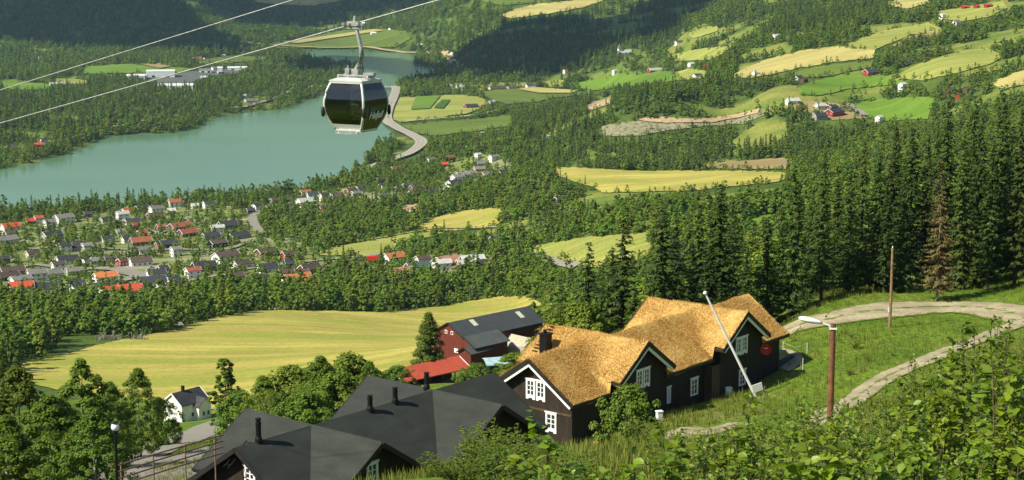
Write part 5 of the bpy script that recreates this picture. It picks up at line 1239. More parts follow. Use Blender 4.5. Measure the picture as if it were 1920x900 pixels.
# ================================================================== OTHER BUILDINGS
M['barn_red'] = boards('barn_red', (.125, .026, .016), .2, .8, .2)
M['barn_roof'] = paint('barn_roof', (.048, .055, .056), .7, .12, .5, spec=.4)
M['annex_roof'] = paint('annex_roof', (.075, .085, .080), .75, .12, .5)
M['tile_red'] = paint('tile_red', (.42, .075, .040), .6, .12, 1.2)
M['blue_tin'] = paint('blue_tin', (.30, .45, .46), .5, .25, .8)
M['skylight'] = paint('skylight', (.55, .55, .38), .5, .1, 2)
M['concrete'] = mat_gravel('concrete', (.42, .39, .28), .15)
def ridge_building(name, label, cat, pa, pb, zr, hw, slope, wall_h, wall, roof, ov=.5, asym=None, sky=(), open_side=False, trim=None):
    A, B = onplane(*pa, zr), onplane(*pb, zr); d = B - A; Ln = np.linalg.norm(d); d /= Ln; yaw = math.atan2(d[1], d[0]); mid = (A + B) / 2
    hf, hb = asym or (hw, hw)        # half widths: towards the camera, away from it
    ze = zr - max(hf, hb) * slope; gz = ze - wall_h
    e = empty(name, (mid[0], mid[1], gz), yaw, label, cat); zl = lambda z: z - gz
    x = Ln / 2 - ov; a, b_ = -hf + ov * .8, hb - ov * .8
    V = []
    for xx in (-x, x):
        V += [(xx, a, -5), (xx, b_, -5), (xx, b_, zl(zr - b_ * slope) - .1), (xx, 0, zl(zr) - .1), (xx, a, zl(zr + a * slope) - .1)]
    mb = MB(); mb.add(V, [(4, 3, 2, 1, 0), (5, 6, 7, 8, 9)] + [(i, (i + 1) % 5, (i + 1) % 5 + 5, i + 5) for i in range(5)])
    if not open_side: mb.build('wall', wall, e)
    else:
        m2 = MB(); m2.box(-x, x, b_ - .15, b_, -3, zl(zr - b_ * slope) - .1); m2.box(-x, -x + .15, a, b_ - .15, -3, 1.0); m2.build('wall', wall, e)
        for i in range(6): m3 = MB(); xx = -x + .1 + i * (2 * x - .3) / 5; m3.box(xx, xx + .18, a, a + .18, -3, zl(zr + a * slope) - .05); m3.build('post', wall, e)
        m4 = MB(); m4.box(-x + .3, x - .3, a + .25, a + .35, -3, .9); m4.build('low_wall', wall, e)
    mb = MB()
    for y1 in (-hf, hb):
        z1 = zl(zr - abs(y1) * slope); q = [(-Ln / 2, 0, zl(zr)), (Ln / 2, 0, zl(zr)), (Ln / 2, y1, z1), (-Ln / 2, y1, z1)]
        mb.add(q + [(a_, b2, c - .18) for a_, b2, c in q], [(0, 1, 2, 3), (7, 6, 5, 4), (0, 4, 5, 1), (1, 5, 6, 2), (2, 6, 7, 3), (3, 7, 4, 0)])
    ro = mb.build('roof', roof, e)
    for u0, u1, v0, v1 in sky:
        mb = MB(); q = [(-Ln / 2 + Ln * u, -hf * v, zl(zr - hf * v * slope) + .07) for u, v in ((u0, v0), (u1, v0), (u1, v1), (u0, v1))]
        mb.add(q + [(a_, b2, c - .12) for a_, b2, c in q], [(0, 1, 2, 3), (7, 6, 5, 4), (0, 4, 5, 1), (1, 5, 6, 2), (2, 6, 7, 3), (3, 7, 4, 0)]); mb.build('skylight', M['skylight'], ro)
    if trim:
        for sx in (-1, 1):
            mb = MB()
            for y1 in (-hf, hb): mb.beam((sx * (Ln / 2 + .04), 0, zl(zr) - .05), (sx * (Ln / 2 + .04), y1, zl(zr - abs(y1) * slope) - .05), .09, .3)
            mb.build('bargeboard', trim, e)
    return e, (x, a, b_, zl, Ln)
bn, (bx_, ba, bb, bzl, bL) = ridge_building('barn', 'long dark red barn with black roof and two pale skylights', 'barn', (839, 605), (991, 573.5), 135.5, 6.2, .56, 4.2, M['barn_red'], M['barn_roof'], sky=((.235, .285, .10, .45), (.79, .84, .18, .55)), trim=M['fascia'])
for y in (-1.6, .6):
    mb = MB(); mb.box(-bx_ - .06, -bx_ + .02, y, y + .9, 4.6, 5.5); f = mb.build('window', M['trim_white'], bn); mb = MB(); mb.box(-bx_ - .09, -bx_ - .06, y + .15, y + .75, 4.75, 5.35); mb.build('pane', M['pane'], f)
mb = MB(); mb.box(-bx_ - .05, -bx_ + .02, -3.4, -2.0, .1, 1.2); mb.build('window', M['trim_white'], bn)
ridge_building('barn_annex', 'lower black roofed annex on the near side of the long barn', 'barn', (868, 631.5), (934, 617), 133.4, 4.2, .55, 3.6, M['barn_red'], M['annex_roof'], asym=(4.3, .4), trim=M['fascia'])
ridge_building('barn_shed', 'small red gabled shed with black roof in front of the barn', 'shed', (869, 651.5), (911, 641), 131.4, 2.5, .6, 3.8, M['barn_red'], M['annex_roof'], trim=M['fascia'])
ridge_building('open_shed', 'open sided shed under a long bright red roof', 'shed', (734, 692.5), (860, 666.5), 147.2, 3.3, .50, 2.6, M['brown_wood'], M['tile_red'], asym=(3.9, 2.2), open_side=True, trim=M['trim_white'])
ridge_building('tin_shed', 'small shed with pale blue tin roof beside the bushes', 'shed', (906, 671), (950, 668), 143.5, 2.6, .30, 2.0, M['black_wood'], M['blue_tin'], asym=(3.2, .8))
# concrete ramp up to the barn
q = [ground(950, 655), ground(1003, 641)]
A, B = onplane(946, 625, 130.5), onplane(1001, 640, 130.5); C_, D_ = onplane(984, 652, 129.0), onplane(947, 656, 127.5)
mb = MB(); tp = [(A[0], A[1], 130.8), (B[0], B[1], 131.2), (C_[0], C_[1], 129.4), (D_[0], D_[1], 128.2)]; mb.add(tp + [(x, y, 122) for x, y, z in tp], [(3, 2, 1, 0), (0, 1, 5, 4), (1, 2, 6, 5), (2, 3, 7, 6), (3, 0, 4, 7)])
tag(mb.build('barn_ramp', M['concrete']), 'pale concrete ramp beside the long barn', 'ramp')
# white house by the road
WH, (wx, wa, wb, wzl, wL) = ridge_building('white_house', 'small white house with dark roof standing below the hay field', 'house', (321, 738), (374, 724), 129.3, 3.4, .75, 4.2, M['wall_white'], M['roof_dark'], ov=.35, trim=M['trim_white'])
mb = MB(); mb.box(-1.1, -.5, -.3, .3, 6.0, 7.9); mb.build('chimney', M['fascia'], WH)
mb = MB()   # gabled porch wing towards the camera
px0 = 1.6; pw = 1.9; V = []
for y in (wa - 1.6, wa + 1.0): V += [(px0 - pw, y, -5), (px0 + pw, y, -5), (px0 + pw, y, 3.7), (px0, y, 5.2), (px0 - pw, y, 3.7)]
mb.add(V, [(0, 1, 2, 3, 4), (9, 8, 7, 6, 5)] + [(i, i + 5, (i + 1) % 5 + 5, (i + 1) % 5) for i in range(5)]); mb.build('porch', M['wall_white'], WH)
mb = MB()
for u in (-1, 1):
    q = [(px0, wa - 2.0, 5.35), (px0, 0.2, 5.35), (px0 + u * 2.3, 0.2, 3.55), (px0 + u * 2.3, wa - 2.0, 3.55)]; mb.add(q + [(a_, b2, c - .14) for a_, b2, c in q], [(0, 1, 2, 3), (7, 6, 5, 4), (0, 4, 5, 1), (1, 5, 6, 2), (2, 6, 7, 3), (3, 7, 4, 0)])
mb.build('porch_roof', M['roof_dark'], WH)
for (x0, y0, z0, gz) in ((px0 - .9, wa - 1.62, 1.0, 0), (px0 + .5, wa - 1.62, 1.0, 0), (-wx - .02, -.6, 3.6, 1), (px0 - 2.9, wa - .02, 1.0, 0)):
    f = MB(); p_ = MB()
    if gz: f.box(x0 - .06, x0, y0, y0 + 1, z0, z0 + 1.1); p_.box(x0 - .09, x0 - .06, y0 + .15, y0 + .85, z0 + .15, z0 + .95)
    else: f.box(x0, x0 + .9, y0 - .06, y0, z0, z0 + 1.2); p_.box(x0 + .12, x0 + .78, y0 - .09, y0 - .06, z0 + .12, z0 + 1.08)
    w_ = f.build('window', M['trim_white'], WH); p_.build('pane', M['pane'], w_)
# factory halls, far across the lake
M['hall'] = boards('hall', (.62, .64, .62), 1.2, .6, .05); M['hall_roof'] = paint('hall_roof', (.60, .62, .60), .6, .08, .05)
def hall(px, py, wpx, depth, h, label, roof='hall_roof', yaw=8):
    p = ground(px, py); L = wpx * p[1] / FPX; e = empty('factory_hall', (p[0], p[1], p[2] + .5), R(yaw), label, 'factory hall', 'factory halls across the lake')
    mb = MB(); mb.box(-L / 2, L / 2, -depth / 2, depth / 2, -4, h); mb.build('wall', M['hall'], e)
    mb = MB(); V = [(-L / 2 - .4, -depth / 2 - .4, h), (L / 2 + .4, -depth / 2 - .4, h), (L / 2 + .4, depth / 2 + .4, h), (-L / 2 - .4, depth / 2 + .4, h), (-L / 2 - .4, 0, h + 2.2), (L / 2 + .4, 0, h + 2.2)]
    mb.add(V, [(0, 1, 5, 4), (2, 3, 4, 5), (0, 4, 3), (1, 2, 5), (3, 2, 1, 0)]); mb.build('roof', M[roof], e)
    mb = MB(); mb.box(-L * .3, -L * .3 + 5, -depth / 2 - .1, -depth / 2, -.5, 4); mb.box(L * .2, L * .2 + 5, -depth / 2 - .1, -depth / 2, -.5, 4); mb.build('gate', M['pipe'], e)
hall(257, 149, 36, 34, 7, 'long low white factory hall at the left end of the yard'); hall(302, 145, 52, 30, 11, 'tall pale blue grey factory hall behind the yard'); hall(328, 165, 68, 46, 5, 'widest white factory hall along the front of the yard')
hall(413, 139, 9, 18, 11, 'small white cube shaped factory building right of the yard'); hall(385, 137, 22, 20, 6, 'low grey factory hall behind the parking place', 'roof_grey'); hall(445, 133, 36, 16, 6, 'long pale workshop at the right end of the yard')
# church
p = ground(1172, 106); e = empty('church', p, R(25), 'white village church with a grey spire on the hillside', 'church')
mb = MB(); mb.add(*gable_wall(22, 10, 7, 5)); mb.build('nave', M['wall_white'], e); mb = MB(); roof_slabs(mb, 22, 10, 7, 5); mb.build('roof', M['roof_pale'], e)
mb = MB(); mb.box(-14, -8.6, -2.7, 2.7, -2, 14); mb.build('tower', M['wall_white'], e); mb = MB(); mb.add([(-14.2, -2.9, 14), (-8.4, -2.9, 14), (-8.4, 2.9, 14), (-14.2, 2.9, 14), (-11.3, 0, 24)], [(0, 1, 4), (1, 2, 4), (2, 3, 4), (3, 0, 4), (3, 2, 1, 0)]); mb.build('spire', M['roof_grey'], e)
# lake bridge
A, B = onplane(560, 162, 7), onplane(724, 163, 7); mid = (A + B) / 2; e = empty('lake_bridge', (mid[0], mid[1], 0), math.atan2(*(B - A)[::-1]), 'low grey road bridge crossing the lake narrows', 'bridge'); L = np.linalg.norm(B - A)
mb = MB(); mb.box(-L / 2, L / 2, -5, 5, 6, 7.2); mb.build('deck', M['highway'], e)
for s_ in (-1, 1): mb = MB(); mb.box(-L / 2, L / 2, s_ * 5 - .15, s_ * 5 + .15, 7.2, 8.2); mb.build('parapet', M['hall'], e)
for i in range(6): mb = MB(); x = -L / 2 + (i + .5) * L / 6; mb.box(x - .8, x + .8, -3.5, 3.5, -4, 6); mb.build('pier', M['hall'], e)

# ================================================================== POLES, LAMPS, SMALL THINGS
M['pole_wood'] = paint('pole_wood', (.17, .075, .035), .85, .35, 5); M['pole_grey'] = paint('pole_grey', (.24, .15, .08), .85, .3, 5)
M['white_paint'] = paint('white_paint', (.80, .80, .77), .45, .05, 3)
M['lamp_glass'] = paint('lamp_glass', (.75, .78, .78), .25, .05, 3, spec=.6)
g_ = ground(1560, 868); D0 = 62.0; top = pt_at(1562, 607, D0); X0 = top[0]; zb = float(zgrid(X0, D0))
e = empty('street_lamp', (X0, D0, zb), 0, 'street lamp with white head on a rusty brown wooden post', 'street lamp'); Hh = top[2] - zb
mb = MB(); mb.tube([(0, 0, -1), (0, 0, Hh * .5), (0, 0, Hh)], [.13, .12, .105], 12); mb.build('post', M['pole_wood'], e, smooth=False)
mb = MB(); mb.tube([(0, 0, Hh - .12), (-.28, 0, Hh - .02), (-.55, 0, Hh + .06)], .03, 8); mb.box(-.13, .13, -.13, .13, Hh - .2, Hh - .14); mb.build('arm', M['white_paint'], e)
mb = MB(); pts = []
n_ = 14
for i, (t, w_, h_) in enumerate([(0, .05, .05), (.1, .09, .07), (.35, .15, .10), (.7, .17, .11), (.95, .13, .08), (1.05, .05, .04)]):
    for j in range(n_): a = 2 * math.pi * j / n_; mb.v.append((-.42 - t * .82, w_ * math.cos(a), Hh + .04 + t * .17 + h_ * math.sin(a)))
mb.f = [(i * n_ + j, i * n_ + (j + 1) % n_, (i + 1) * n_ + (j + 1) % n_, (i + 1) * n_ + j) for i in range(5) for j in range(n_)] + [tuple(range(n_ - 1, -1, -1)), tuple(5 * n_ + j for j in range(n_))]; mb.m = [0] * len(mb.f)
hd = mb.build('lamp_head', M['white_paint'], e, smooth=True)
# wooden pole by the gravel road
p = ground(1668, 615); tp = pt_at(1668, 465, p[1]); e = empty('utility_pole', p, 0, 'bare brown wooden pole standing beside the gravel road', 'pole')
mb = MB(); h_ = tp[2] - p[2]; mb.tube([(0, 0, -.6), (.02, 0, h_ * .5), (0, 0, h_)], [.17, .15, .12], 10); mb.build('pole', M['pole_grey'], e)
mb = MB(); mb.lathe([(.05, 0), (.06, .12), (.03, .2)], 8, (0, 0, h_)); mb.build('cap', M['white_paint'], e)
mb = MB(); mb.box(-.25, -.13, -.15, -.0, h_ * .2, h_ * .2 + .5); mb.build('junction_box', M['white_box'], e)
# lamp at the left by the railing
D0 = 74.0; top = pt_at(214, 806, D0); zb = float(zgrid(top[0], D0)); e = empty('street_lamp', (top[0], D0, zb), 0, 'black lamp post with round globe among the left birches', 'street lamp'); h_ = top[2] - zb
mb = MB(); mb.tube([(0, 0, -.5), (.05, 0, h_)], [.09, .06], 8); mb.build('post', M['pipe'], e); mb = MB(); mb.lathe([(.03, -.1), (.14, -.06), (.19, .06), (.17, .18), (.06, .26)], 14, (.05, 0, h_ + .05)); mb.build('lamp_globe', M['lamp_glass'], e, smooth=True)
mb = MB(); mb.lathe([(.06, .24), (.16, .27), (.02, .36)], 12, (.05, 0, h_ + .05)); mb.build('cap', M['pipe'], e)
# leaning flagpole
p = ground(1417, 744); tp = pt_at(1322, 549, p[1] - 1.0); e = empty('flagpole', p, 0, 'tall white flagpole leaning left in front of the turf lodge', 'flagpole')
d_ = np.array(tp) - p; mb = MB(); mb.tube([tuple(-d_ * .04), tuple(d_ * .5), tuple(d_)], [.14, .12, .085], 10); mb.build('pole', M['white_paint'], e); mb = MB(); mb.lathe([(.05, -.18), (.17, -.1), (.19, 0), (.12, .12), (.03, .16)], 12, tuple(d_)); mb.build('finial', M['white_paint'], e, smooth=True)
# white board on a post beside it
p = ground(1419, 752); e = empty('notice_board', p + np.array([0.2, -1.2, 0]), R(18), 'blank white notice board on a post at the flagpole foot', 'board'); mb = MB(); mb.box(-.5, .5, -.04, .04, 1.3, 2.0, Matrix.Rotation(R(-14), 4, 'Y')); mb.build('board', M['white_box'], e); mb = MB(); mb.tube([(.1, 0.05, -.6), (.35, .05, 1.7)], .05, 6); mb.build('post', M['galv'], e)
def cabinet(px, py, w_, h_, label):
    p = ground(px, py); e = empty('utility_cabinet', p, R(20), label, 'cabinet', 'white utility cabinets by the turf lodge')
    mb = MB(); mb.box(-w_ / 2, w_ / 2, -.2, .2, -.4, h_); mb.build('body', M['white_box'], e); mb = MB(); mb.box(-w_ / 2 - .04, w_ / 2 + .04, -.25, .25, h_, h_ + .08); mb.build('lid', M['white_paint'], e); mb = MB(); mb.box(-w_ / 2 + .05, w_ / 2 - .05, -.225, -.2, .1, h_ - .1); mb.build('door', M['white_paint'], e)
cabinet(1236, 792, .5, .95, 'white utility cabinet below the middle gable of the lodge'); cabinet(1365, 744, .6, .85, 'white utility cabinet left of the leaning flagpole'); cabinet(1228, 752, .35, .6, 'small white cabinet against the lodge wall') if 0 else None
M['terracotta'] = paint('terracotta', (.45, .17, .08), .8, .15, 6)
for px, py in ((1118, 842), (1137, 838)):
    p = ground(px, py); e = empty('clay_pot', p, 0, ('left' if px < 1130 else 'right') + ' one of two terracotta pots at the lodge corner', 'pot', 'terracotta pots'); mb = MB(); mb.lathe([(.14, 0), (.20, .35), (.25, .55), (.25, .62), (.2, .62)], 14); mb.build('pot', M['terracotta'], e); mb = MB(); mb.lathe([(.19, .5), (.19, .56)], 12); mb.build('soil', M['floor'], e)
# pole railing above the parking strip
M['rail_wood'] = paint('rail_wood', (.22, .14, .10), .8, .3, 5)
RA, RB = pt_at(226, 871, 86), pt_at(402, 820, 96); e = empty('railing', (RA[0], RA[1], RA[2]), 0, 'weathered pole railing with four rails above the parking strip', 'railing'); dv = RB - RA
for k in range(4): mb = MB(); mb.tube([tuple(-dv * .05 + (0, 0, -k * .36)), tuple(dv * .5 + (0, 0, -k * .36 + .02)), tuple(dv * 1.1 + (0, 0, -k * .36))], .05, 8); mb.build('rail', M['rail_wood'], e)
for t in (.0, .32, .66, 1.0): mb = MB(); q = dv * t; mb.tube([(q[0], q[1] + .08, q[2] + .08), (q[0], q[1] + .08, q[2] - 7.5)], .045, 6); mb.build('post', M['rail_wood'], e)
# white stakes with a cord on the grass right of the lodge
stk = [(1468, 662), (1513, 664), (1505, 694)]
e0 = None
for i, (px, py) in enumerate(stk):
    p = ground(px, py); o = MB().tube([(0, 0, -.3), (0, 0, 1.2)], .028, 6).build('fence_stake', M['white_paint']); o.location = p; tag(o, ['thin white stake nearest the lodge wall', 'thin white stake at the far corner of the gravel', 'thin white stake lowest on the grass slope'][i], 'stake', 'white stakes on the grass slope')
P = [ground(*q) + np.array([0, 0, 1.1]) for q in stk]; o = MB(); o.tube([tuple(P[0]), tuple((P[0] + P[1]) / 2 - (0, 0, .45)), tuple(P[1])], .006, 4); tag(o.build('marker_cord', M['white_paint']), 'thin white cord strung between two stakes', 'cord')
# vehicles
def car(px, py, yaw, col, label, name='parked_car', s=1.0):
    p = ground(px, py); e = empty(name, p, R(yaw), label, 'car', 'parked cars'); e.scale = (s, s, s)
    cm = paint('car_' + str(px), col, .35, .05, 2, spec=.6); mb = MB(); w_ = .88
    pr = [(-2.2, .35), (-2.2, .85), (-1.6, .95), (1.15, .98), (2.1, .78), (2.25, .5), (2.2, .3)]
    V = [(x, y, z) for y in (-w_, w_) for x, z in pr]; n_ = len(pr); mb.add(V, [tuple(range(n_)), tuple(range(2 * n_ - 1, n_ - 1, -1))] + [(i, i + n_, (i + 1) % n_ + n_, (i + 1) % n_) for i in range(n_)]); mb.build('body', cm, e)
    mb = MB(); V = [(-1.9, -.8, .95), (1.0, -.8, .97), (.35, -.66, 1.48), (-1.5, -.66, 1.48), (-1.9, .8, .95), (1.0, .8, .97), (.35, .66, 1.48), (-1.5, .66, 1.48)]; mb.add(V, [(0, 1, 2, 3), (7, 6, 5, 4), (1, 5, 6, 2), (0, 3, 7, 4), (2, 6, 7, 3)]); cab = mb.build('cabin_windows', M['pane'], e)
    mb = MB(); mb.box(-1.5, .35, -.67, .67, 1.47, 1.53); mb.build('roof', cm, e)
    for x in (-1.35, 1.4):
        for y in (-.82, .82):
            mb = MB(); mb.tube([(x, y - .11, .32), (x, y + .11, .32)], .32, 12); wl = mb.build('wheel', M['black_plastic'], e); mb = MB(); mb.tube([(x, y - .125, .32), (x, y + .125, .32)], .18, 8); mb.build('rim', M['galv'], wl)
    for y in (-.6, .6): mb = MB(); mb.box(2.17, 2.27, y - .18, y + .18, .58, .74); mb.build('headlight', M['lamp_glass'], e)
    return e
car(677, 582, 190, (.02, .025, .03), 'black car parked at the top edge of the hay field'); car(691, 578, 190, (.05, .08, .14), 'dark blue car parked beside the black one')
car(1459, 684, 60, (.015, .05, .10), 'dark blue car half hidden behind the lodge corner')
p = ground(706, 491); e = empty('lorry', p, R(14), 'red lorry with white cab on the village main road', 'lorry')
mb = MB(); mb.box(-6.2, 3.4, -1.25, 1.25, 1.0, 3.9); mb.build('cargo_box', M['red_paint'], e); mb = MB(); mb.box(3.6, 5.6, -1.2, 1.2, .7, 3.3); cb = mb.build('cab', M['white_paint'], e); mb = MB(); mb.box(5.6, 5.64, -1.0, 1.0, 2.0, 3.0); mb.build('windscreen', M['pane'], cb)
for x in (-5, -3.8, 2.2, 4.6):
    mb = MB(); mb.tube([(x, -1.2, .5), (x, 1.2, .5)], .5, 10); mb.build('wheel', M['black_plastic'], e)
car(540, 497, 20, (.6, .6, .6), 'silver car driving on the village main road')
car(362, 523, 20, (.5, .03, .02), 'red car parked by the russet roofed house')
# white wrapped bales, log heap, weathered hut
for i, px in enumerate((488, 493, 499, 504, 510, 515)):
    p = ground(px, 582 + (i % 2)); o = MB().tube([(-.6, 0, .6), (.6, 0, .6)], .62, 12).build('hay_bale', M['white_box']); o.location = p; o.rotation_euler[2] = .3 * i; tag(o, 'white wrapped hay bale in a row at the top of the field', 'hay bale', 'white hay bales')
p = ground(226, 636); mb = MB(); g = random.Random(3)
for i in range(60): a = R(g.uniform(60, 110)); c = (g.uniform(-9, 9), g.uniform(-3, 3), g.uniform(.1, 1.3)); l = g.uniform(1.5, 2.8); mb.tube([(c[0] - math.cos(a) * l, c[1] - math.sin(a) * l, c[2] - .2), (c[0] + math.cos(a) * l, c[1] + math.sin(a) * l, c[2] + g.uniform(-.3, .9))], .13, 5)
o = mb.build('log_pile', M['dead_bark']); o.location = p; tag(o, 'loose heap of pale felled logs above the hay field', 'log pile', kind='stuff')
ridge_building('field_hut', 'small weathered grey hut at the top edge of the hay field', 'hut', (326, 605), (341, 603), float(ground(333, 613)[2]) + 3.6, 1.9, .5, 2.0, M['brown_wood'], M['roof_grey'])

# ================================================================== NEAR TREES
def tree_at(px, ytop, D):
    X = (px - 960) / FPX * (D * _c + 0) ; q = pt_at(px, ytop, D); zb = float(zgrid(q[0], D)); return (q[0], D, zb - .2), q[2] - zb + .2
NB = []
for i, (H, Rw, sh, nn, lf) in enumerate([(12, 3.7, 'birch', 22000, .19), (12, 4.2, 'birch', 24000, .19), (12, 3.8, 'birch', 20000, .18), (12, 2.3, 'narrow', 9000, .24), (12, 3.7, 'cone', 26000, .22), (8, 3.6, 'round', 17000, .19)]):
    a = crown_broad(nn, H, Rw, lf, 140 + i, .08 if i != 5 else .03, .98, 240 if i != 4 else 320, sh, cl=.62 if i != 4 else .85)
    NB.append((crown_me('crown', a[:2], M['birch_leaf']), trunk_mesh('trunk', H, .17, M['birch_bark'] if i < 3 else M['bark'], 30 + i, a[2], limbs=24, multi=3 if i == 5 else 1), H))
def near_tree(v, px, ytop, D, label, group=None, name='birch_tree', sxy=1.0):
    loc, h = tree_at(px, ytop, D); return put_tree(name, NB[v], loc, h / NB[v][2], label, 'tree', group, sxy=sxy)
LG = 'birches at the lower left'
near_tree(0, 150, 674, 142, 'tallest birch in the lower left group, rising above the field edge', LG, sxy=.85); near_tree(1, 30, 688, 138, 'broad dark birch at the left edge of the photo', LG); near_tree(2, 258, 690, 208, 'leaning birch nearest the white house, right end of the group', LG, sxy=.9)
near_tree(1, 90, 742, 118, 'shorter bushy birch low between the two left ones', LG, sxy=1.1); near_tree(2, 175, 765, 112, 'low full birch directly left of the globe lamp', LG, sxy=1.0); near_tree(0, 8, 780, 104, 'low birch in the bottom left corner', LG, sxy=1.2); near_tree(5, 303, 748, 236, 'round leafy tree touching the white house', LG, 'leafy_tree', .8)
near_tree(2, 205, 716, 190, 'pale birch behind the globe lamp', LG, sxy=.9); near_tree(0, -60, 700, 140, 'birch partly cut off by the left edge', LG)
near_tree(3, 421, 668, 232, 'narrow pointed birch right of the white house', None, sxy=1.05)
near_tree(4, 803, 586, 345, 'broad pointed tree beside the long barn', None, 'leafy_tree', .95)
for px, yt, D, lb, v, sx in [(448, 735, 186, 'leftmost low tree of the thicket behind the black roof', 5, .9), (492, 705, 180, 'light green tree second from left in the thicket', 2, 1.0), (545, 688, 184, 'round tree at the middle of the thicket', 5, .95), (600, 668, 180, 'tall full tree right of the thicket middle', 1, 1.0), (655, 664, 184, 'tall tree near the right end of the thicket', 5, .85), (692, 678, 178, 'rightmost tree of the thicket behind the black roof', 2, .8), (570, 735, 160, 'low front tree of the thicket touching the roof edge', 5, 1.0), (520, 738, 172, 'low front tree at the thicket left foot', 5, .9), (630, 700, 168, 'low front tree under the tall right thicket trees', 5, 1.0), (575, 690, 190, 'rear tree filling the middle of the thicket', 1, 1.0)]:
    near_tree(v, px, yt, D, lb, 'thicket behind the black roofed lodge', 'leafy_tree', sx)
for px, yt, D, lb, v, sx in [(1090, 568, 186, 'pale green tree behind the ridge of the turf roof', 5, .8), (1052, 572, 205, 'thin birch left of the pale green tree', 2, .7), (1512, 482, 212, 'leafy tree before the spruces, left of the bare snag', 1, .55), (1560, 505, 214, 'leafy bush under the bare snag', 5, .9), (1605, 482, 216, 'leafy tree before the spruces, right of the bare snag', 1, .5), (1470, 520, 205, 'small leafy bush right of the lodge roof end', 5, .8)]:
    near_tree(v, px, yt, D, lb, 'leafy trees before the spruces', 'leafy_tree', sx)
for px, yt, D, lb, v, sx in [(745, 686, 300, 'shrub at the left end of the red roofed shed', 5, 1.3), (896, 682, 262, 'shrub between the red roofed shed and the blue roof', 5, 1.1), (870, 700, 240, 'low shrub under the corner of the red roofed shed', 5, .8), (1005, 655, 300, 'shrub below the barn ramp', 5, 1.3), (965, 662, 330, 'low shrub left of the barn ramp', 5, 1.6), (820, 745, 200, 'shrub behind the ridge of the black roof', 5, 1.5)]:
    loc, h = tree_at(px, yt, D); h = max(h, 2.0); put_tree('shrub', NB[v], loc, h / NB[v][2], lb, 'shrub', 'shrubs round the farm buildings', sxy=sx)
# spruces
NS = []
for i, (H, Rw) in enumerate([(24, 3.5), (24, 3.1), (24, 3.9), (24, 3.3)]):
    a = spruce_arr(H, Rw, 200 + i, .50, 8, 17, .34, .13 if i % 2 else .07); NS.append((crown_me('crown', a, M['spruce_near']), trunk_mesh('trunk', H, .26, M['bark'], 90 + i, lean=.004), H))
ad = spruce_arr(24, 3.9, 260, .42, 9, 16, .30, .10, dead=True); DS = (crown_me('crown', ad, M['dead_needle']), trunk_mesh('trunk', 24, .24, M['dead_bark'], 99, ad[0][::400][:60] * (1.1, 1.1, 1), limbs=50, lean=.004), 24)
SPL = [(1884,168,216),(1918,205,205),(1842,212,212),(1780,192,220),(1812,240,208),(1742,252,216),(1714,236,226),(1682,238,214),(1652,282,208),(1622,262,216),(1598,300,206),(1548,276,202),(1492,303,198),(1468,372,206),(1442,402,198),(1352,345,194),(1378,372,206),(1312,378,198),(1242,376,190),(1268,432,196),(1170,405,193),(1148,462,204),(1104,446,200),(1294,420,206),(1524,356,212),(1574,318,212),(1698,310,206),(1864,262,204),(1900,232,222),(1664,338,204),(1128,520,196),(1330,470,190),(1228,500,188),(1400,470,192),(1190,540,186),(1760,236,232),(1940,180,214),(1965,230,205),(1830,180,236),(1500,340,224),(1270,400,222),(1350,520,184),(1290,540,183)]
def rank_label(items):
    xs = sorted(items); return xs
order = sorted(range(len(SPL)), key=lambda i: SPL[i][0]); marks = {}
LMK = [(1100, 'above the left turf roof end'), (1200, 'behind the valley of the turf roofs'), (1330, 'behind the right turf roof'), (1450, 'behind the right roof peak'), (1560, 'left of the bare snag'), (1660, 'left of the wooden pole'), (1760, 'between wooden pole and dead spruce'), (1850, 'right of the dead brown spruce'), (2100, 'at the right edge of the photo')]
cnts = {}
for i in order:
    px, yt, D = SPL[i]; z_ = next(t for v_, t in LMK if px < v_ + 40); cnts[z_] = cnts.get(z_, []) + [i]
LAB = {}
hn = ['tallest', 'second tallest', 'third tallest', 'fourth tallest', 'fifth tallest', 'sixth tallest', 'seventh tallest', 'eighth tallest', 'ninth tallest', 'tenth tallest', 'eleventh tallest']
for z_, L_ in cnts.items():
    for r_, i in enumerate(sorted(L_, key=lambda i: SPL[i][1])): LAB[i] = f'{hn[r_]} dark green spruce {z_}'
for i, (px, yt, D) in enumerate(SPL):
    v = NS[i % 4]; loc, h = tree_at(px, yt, D); put_tree('spruce_tree', v, loc, h / 24, LAB[i], 'tree', 'tall spruces right of the lodge', sxy=float(rng.uniform(.85, 1.15)) * (1.35 if px < 1450 else 1.05))
loc, h = tree_at(1768, 300, 198); put_tree('dead_spruce', DS, loc, h / 24, 'dying spruce with brown needles and bare branches', 'tree', None, sxy=1.05)
loc, h = tree_at(1545, 412, 208); e = empty('bare_snag', loc, 0, 'thin bare grey dead trunk before the spruces', 'tree'); mb = MB(); mb.tube([(0, 0, 0), (.1, 0, h * .6), (0, 0, h)], [.09, .06, .02], 6)
g = random.Random(4)
for i in range(46): z = h * g.uniform(.3, .97); a = g.uniform(0, 6.28); l = 1.5 * (1.1 - z / h) + .2; mb.tube([(0, 0, z), (l * math.cos(a), l * math.sin(a), z - l * .35)], [.025, .008], 4)
mb.build('trunk', M['dead_bark'], e)

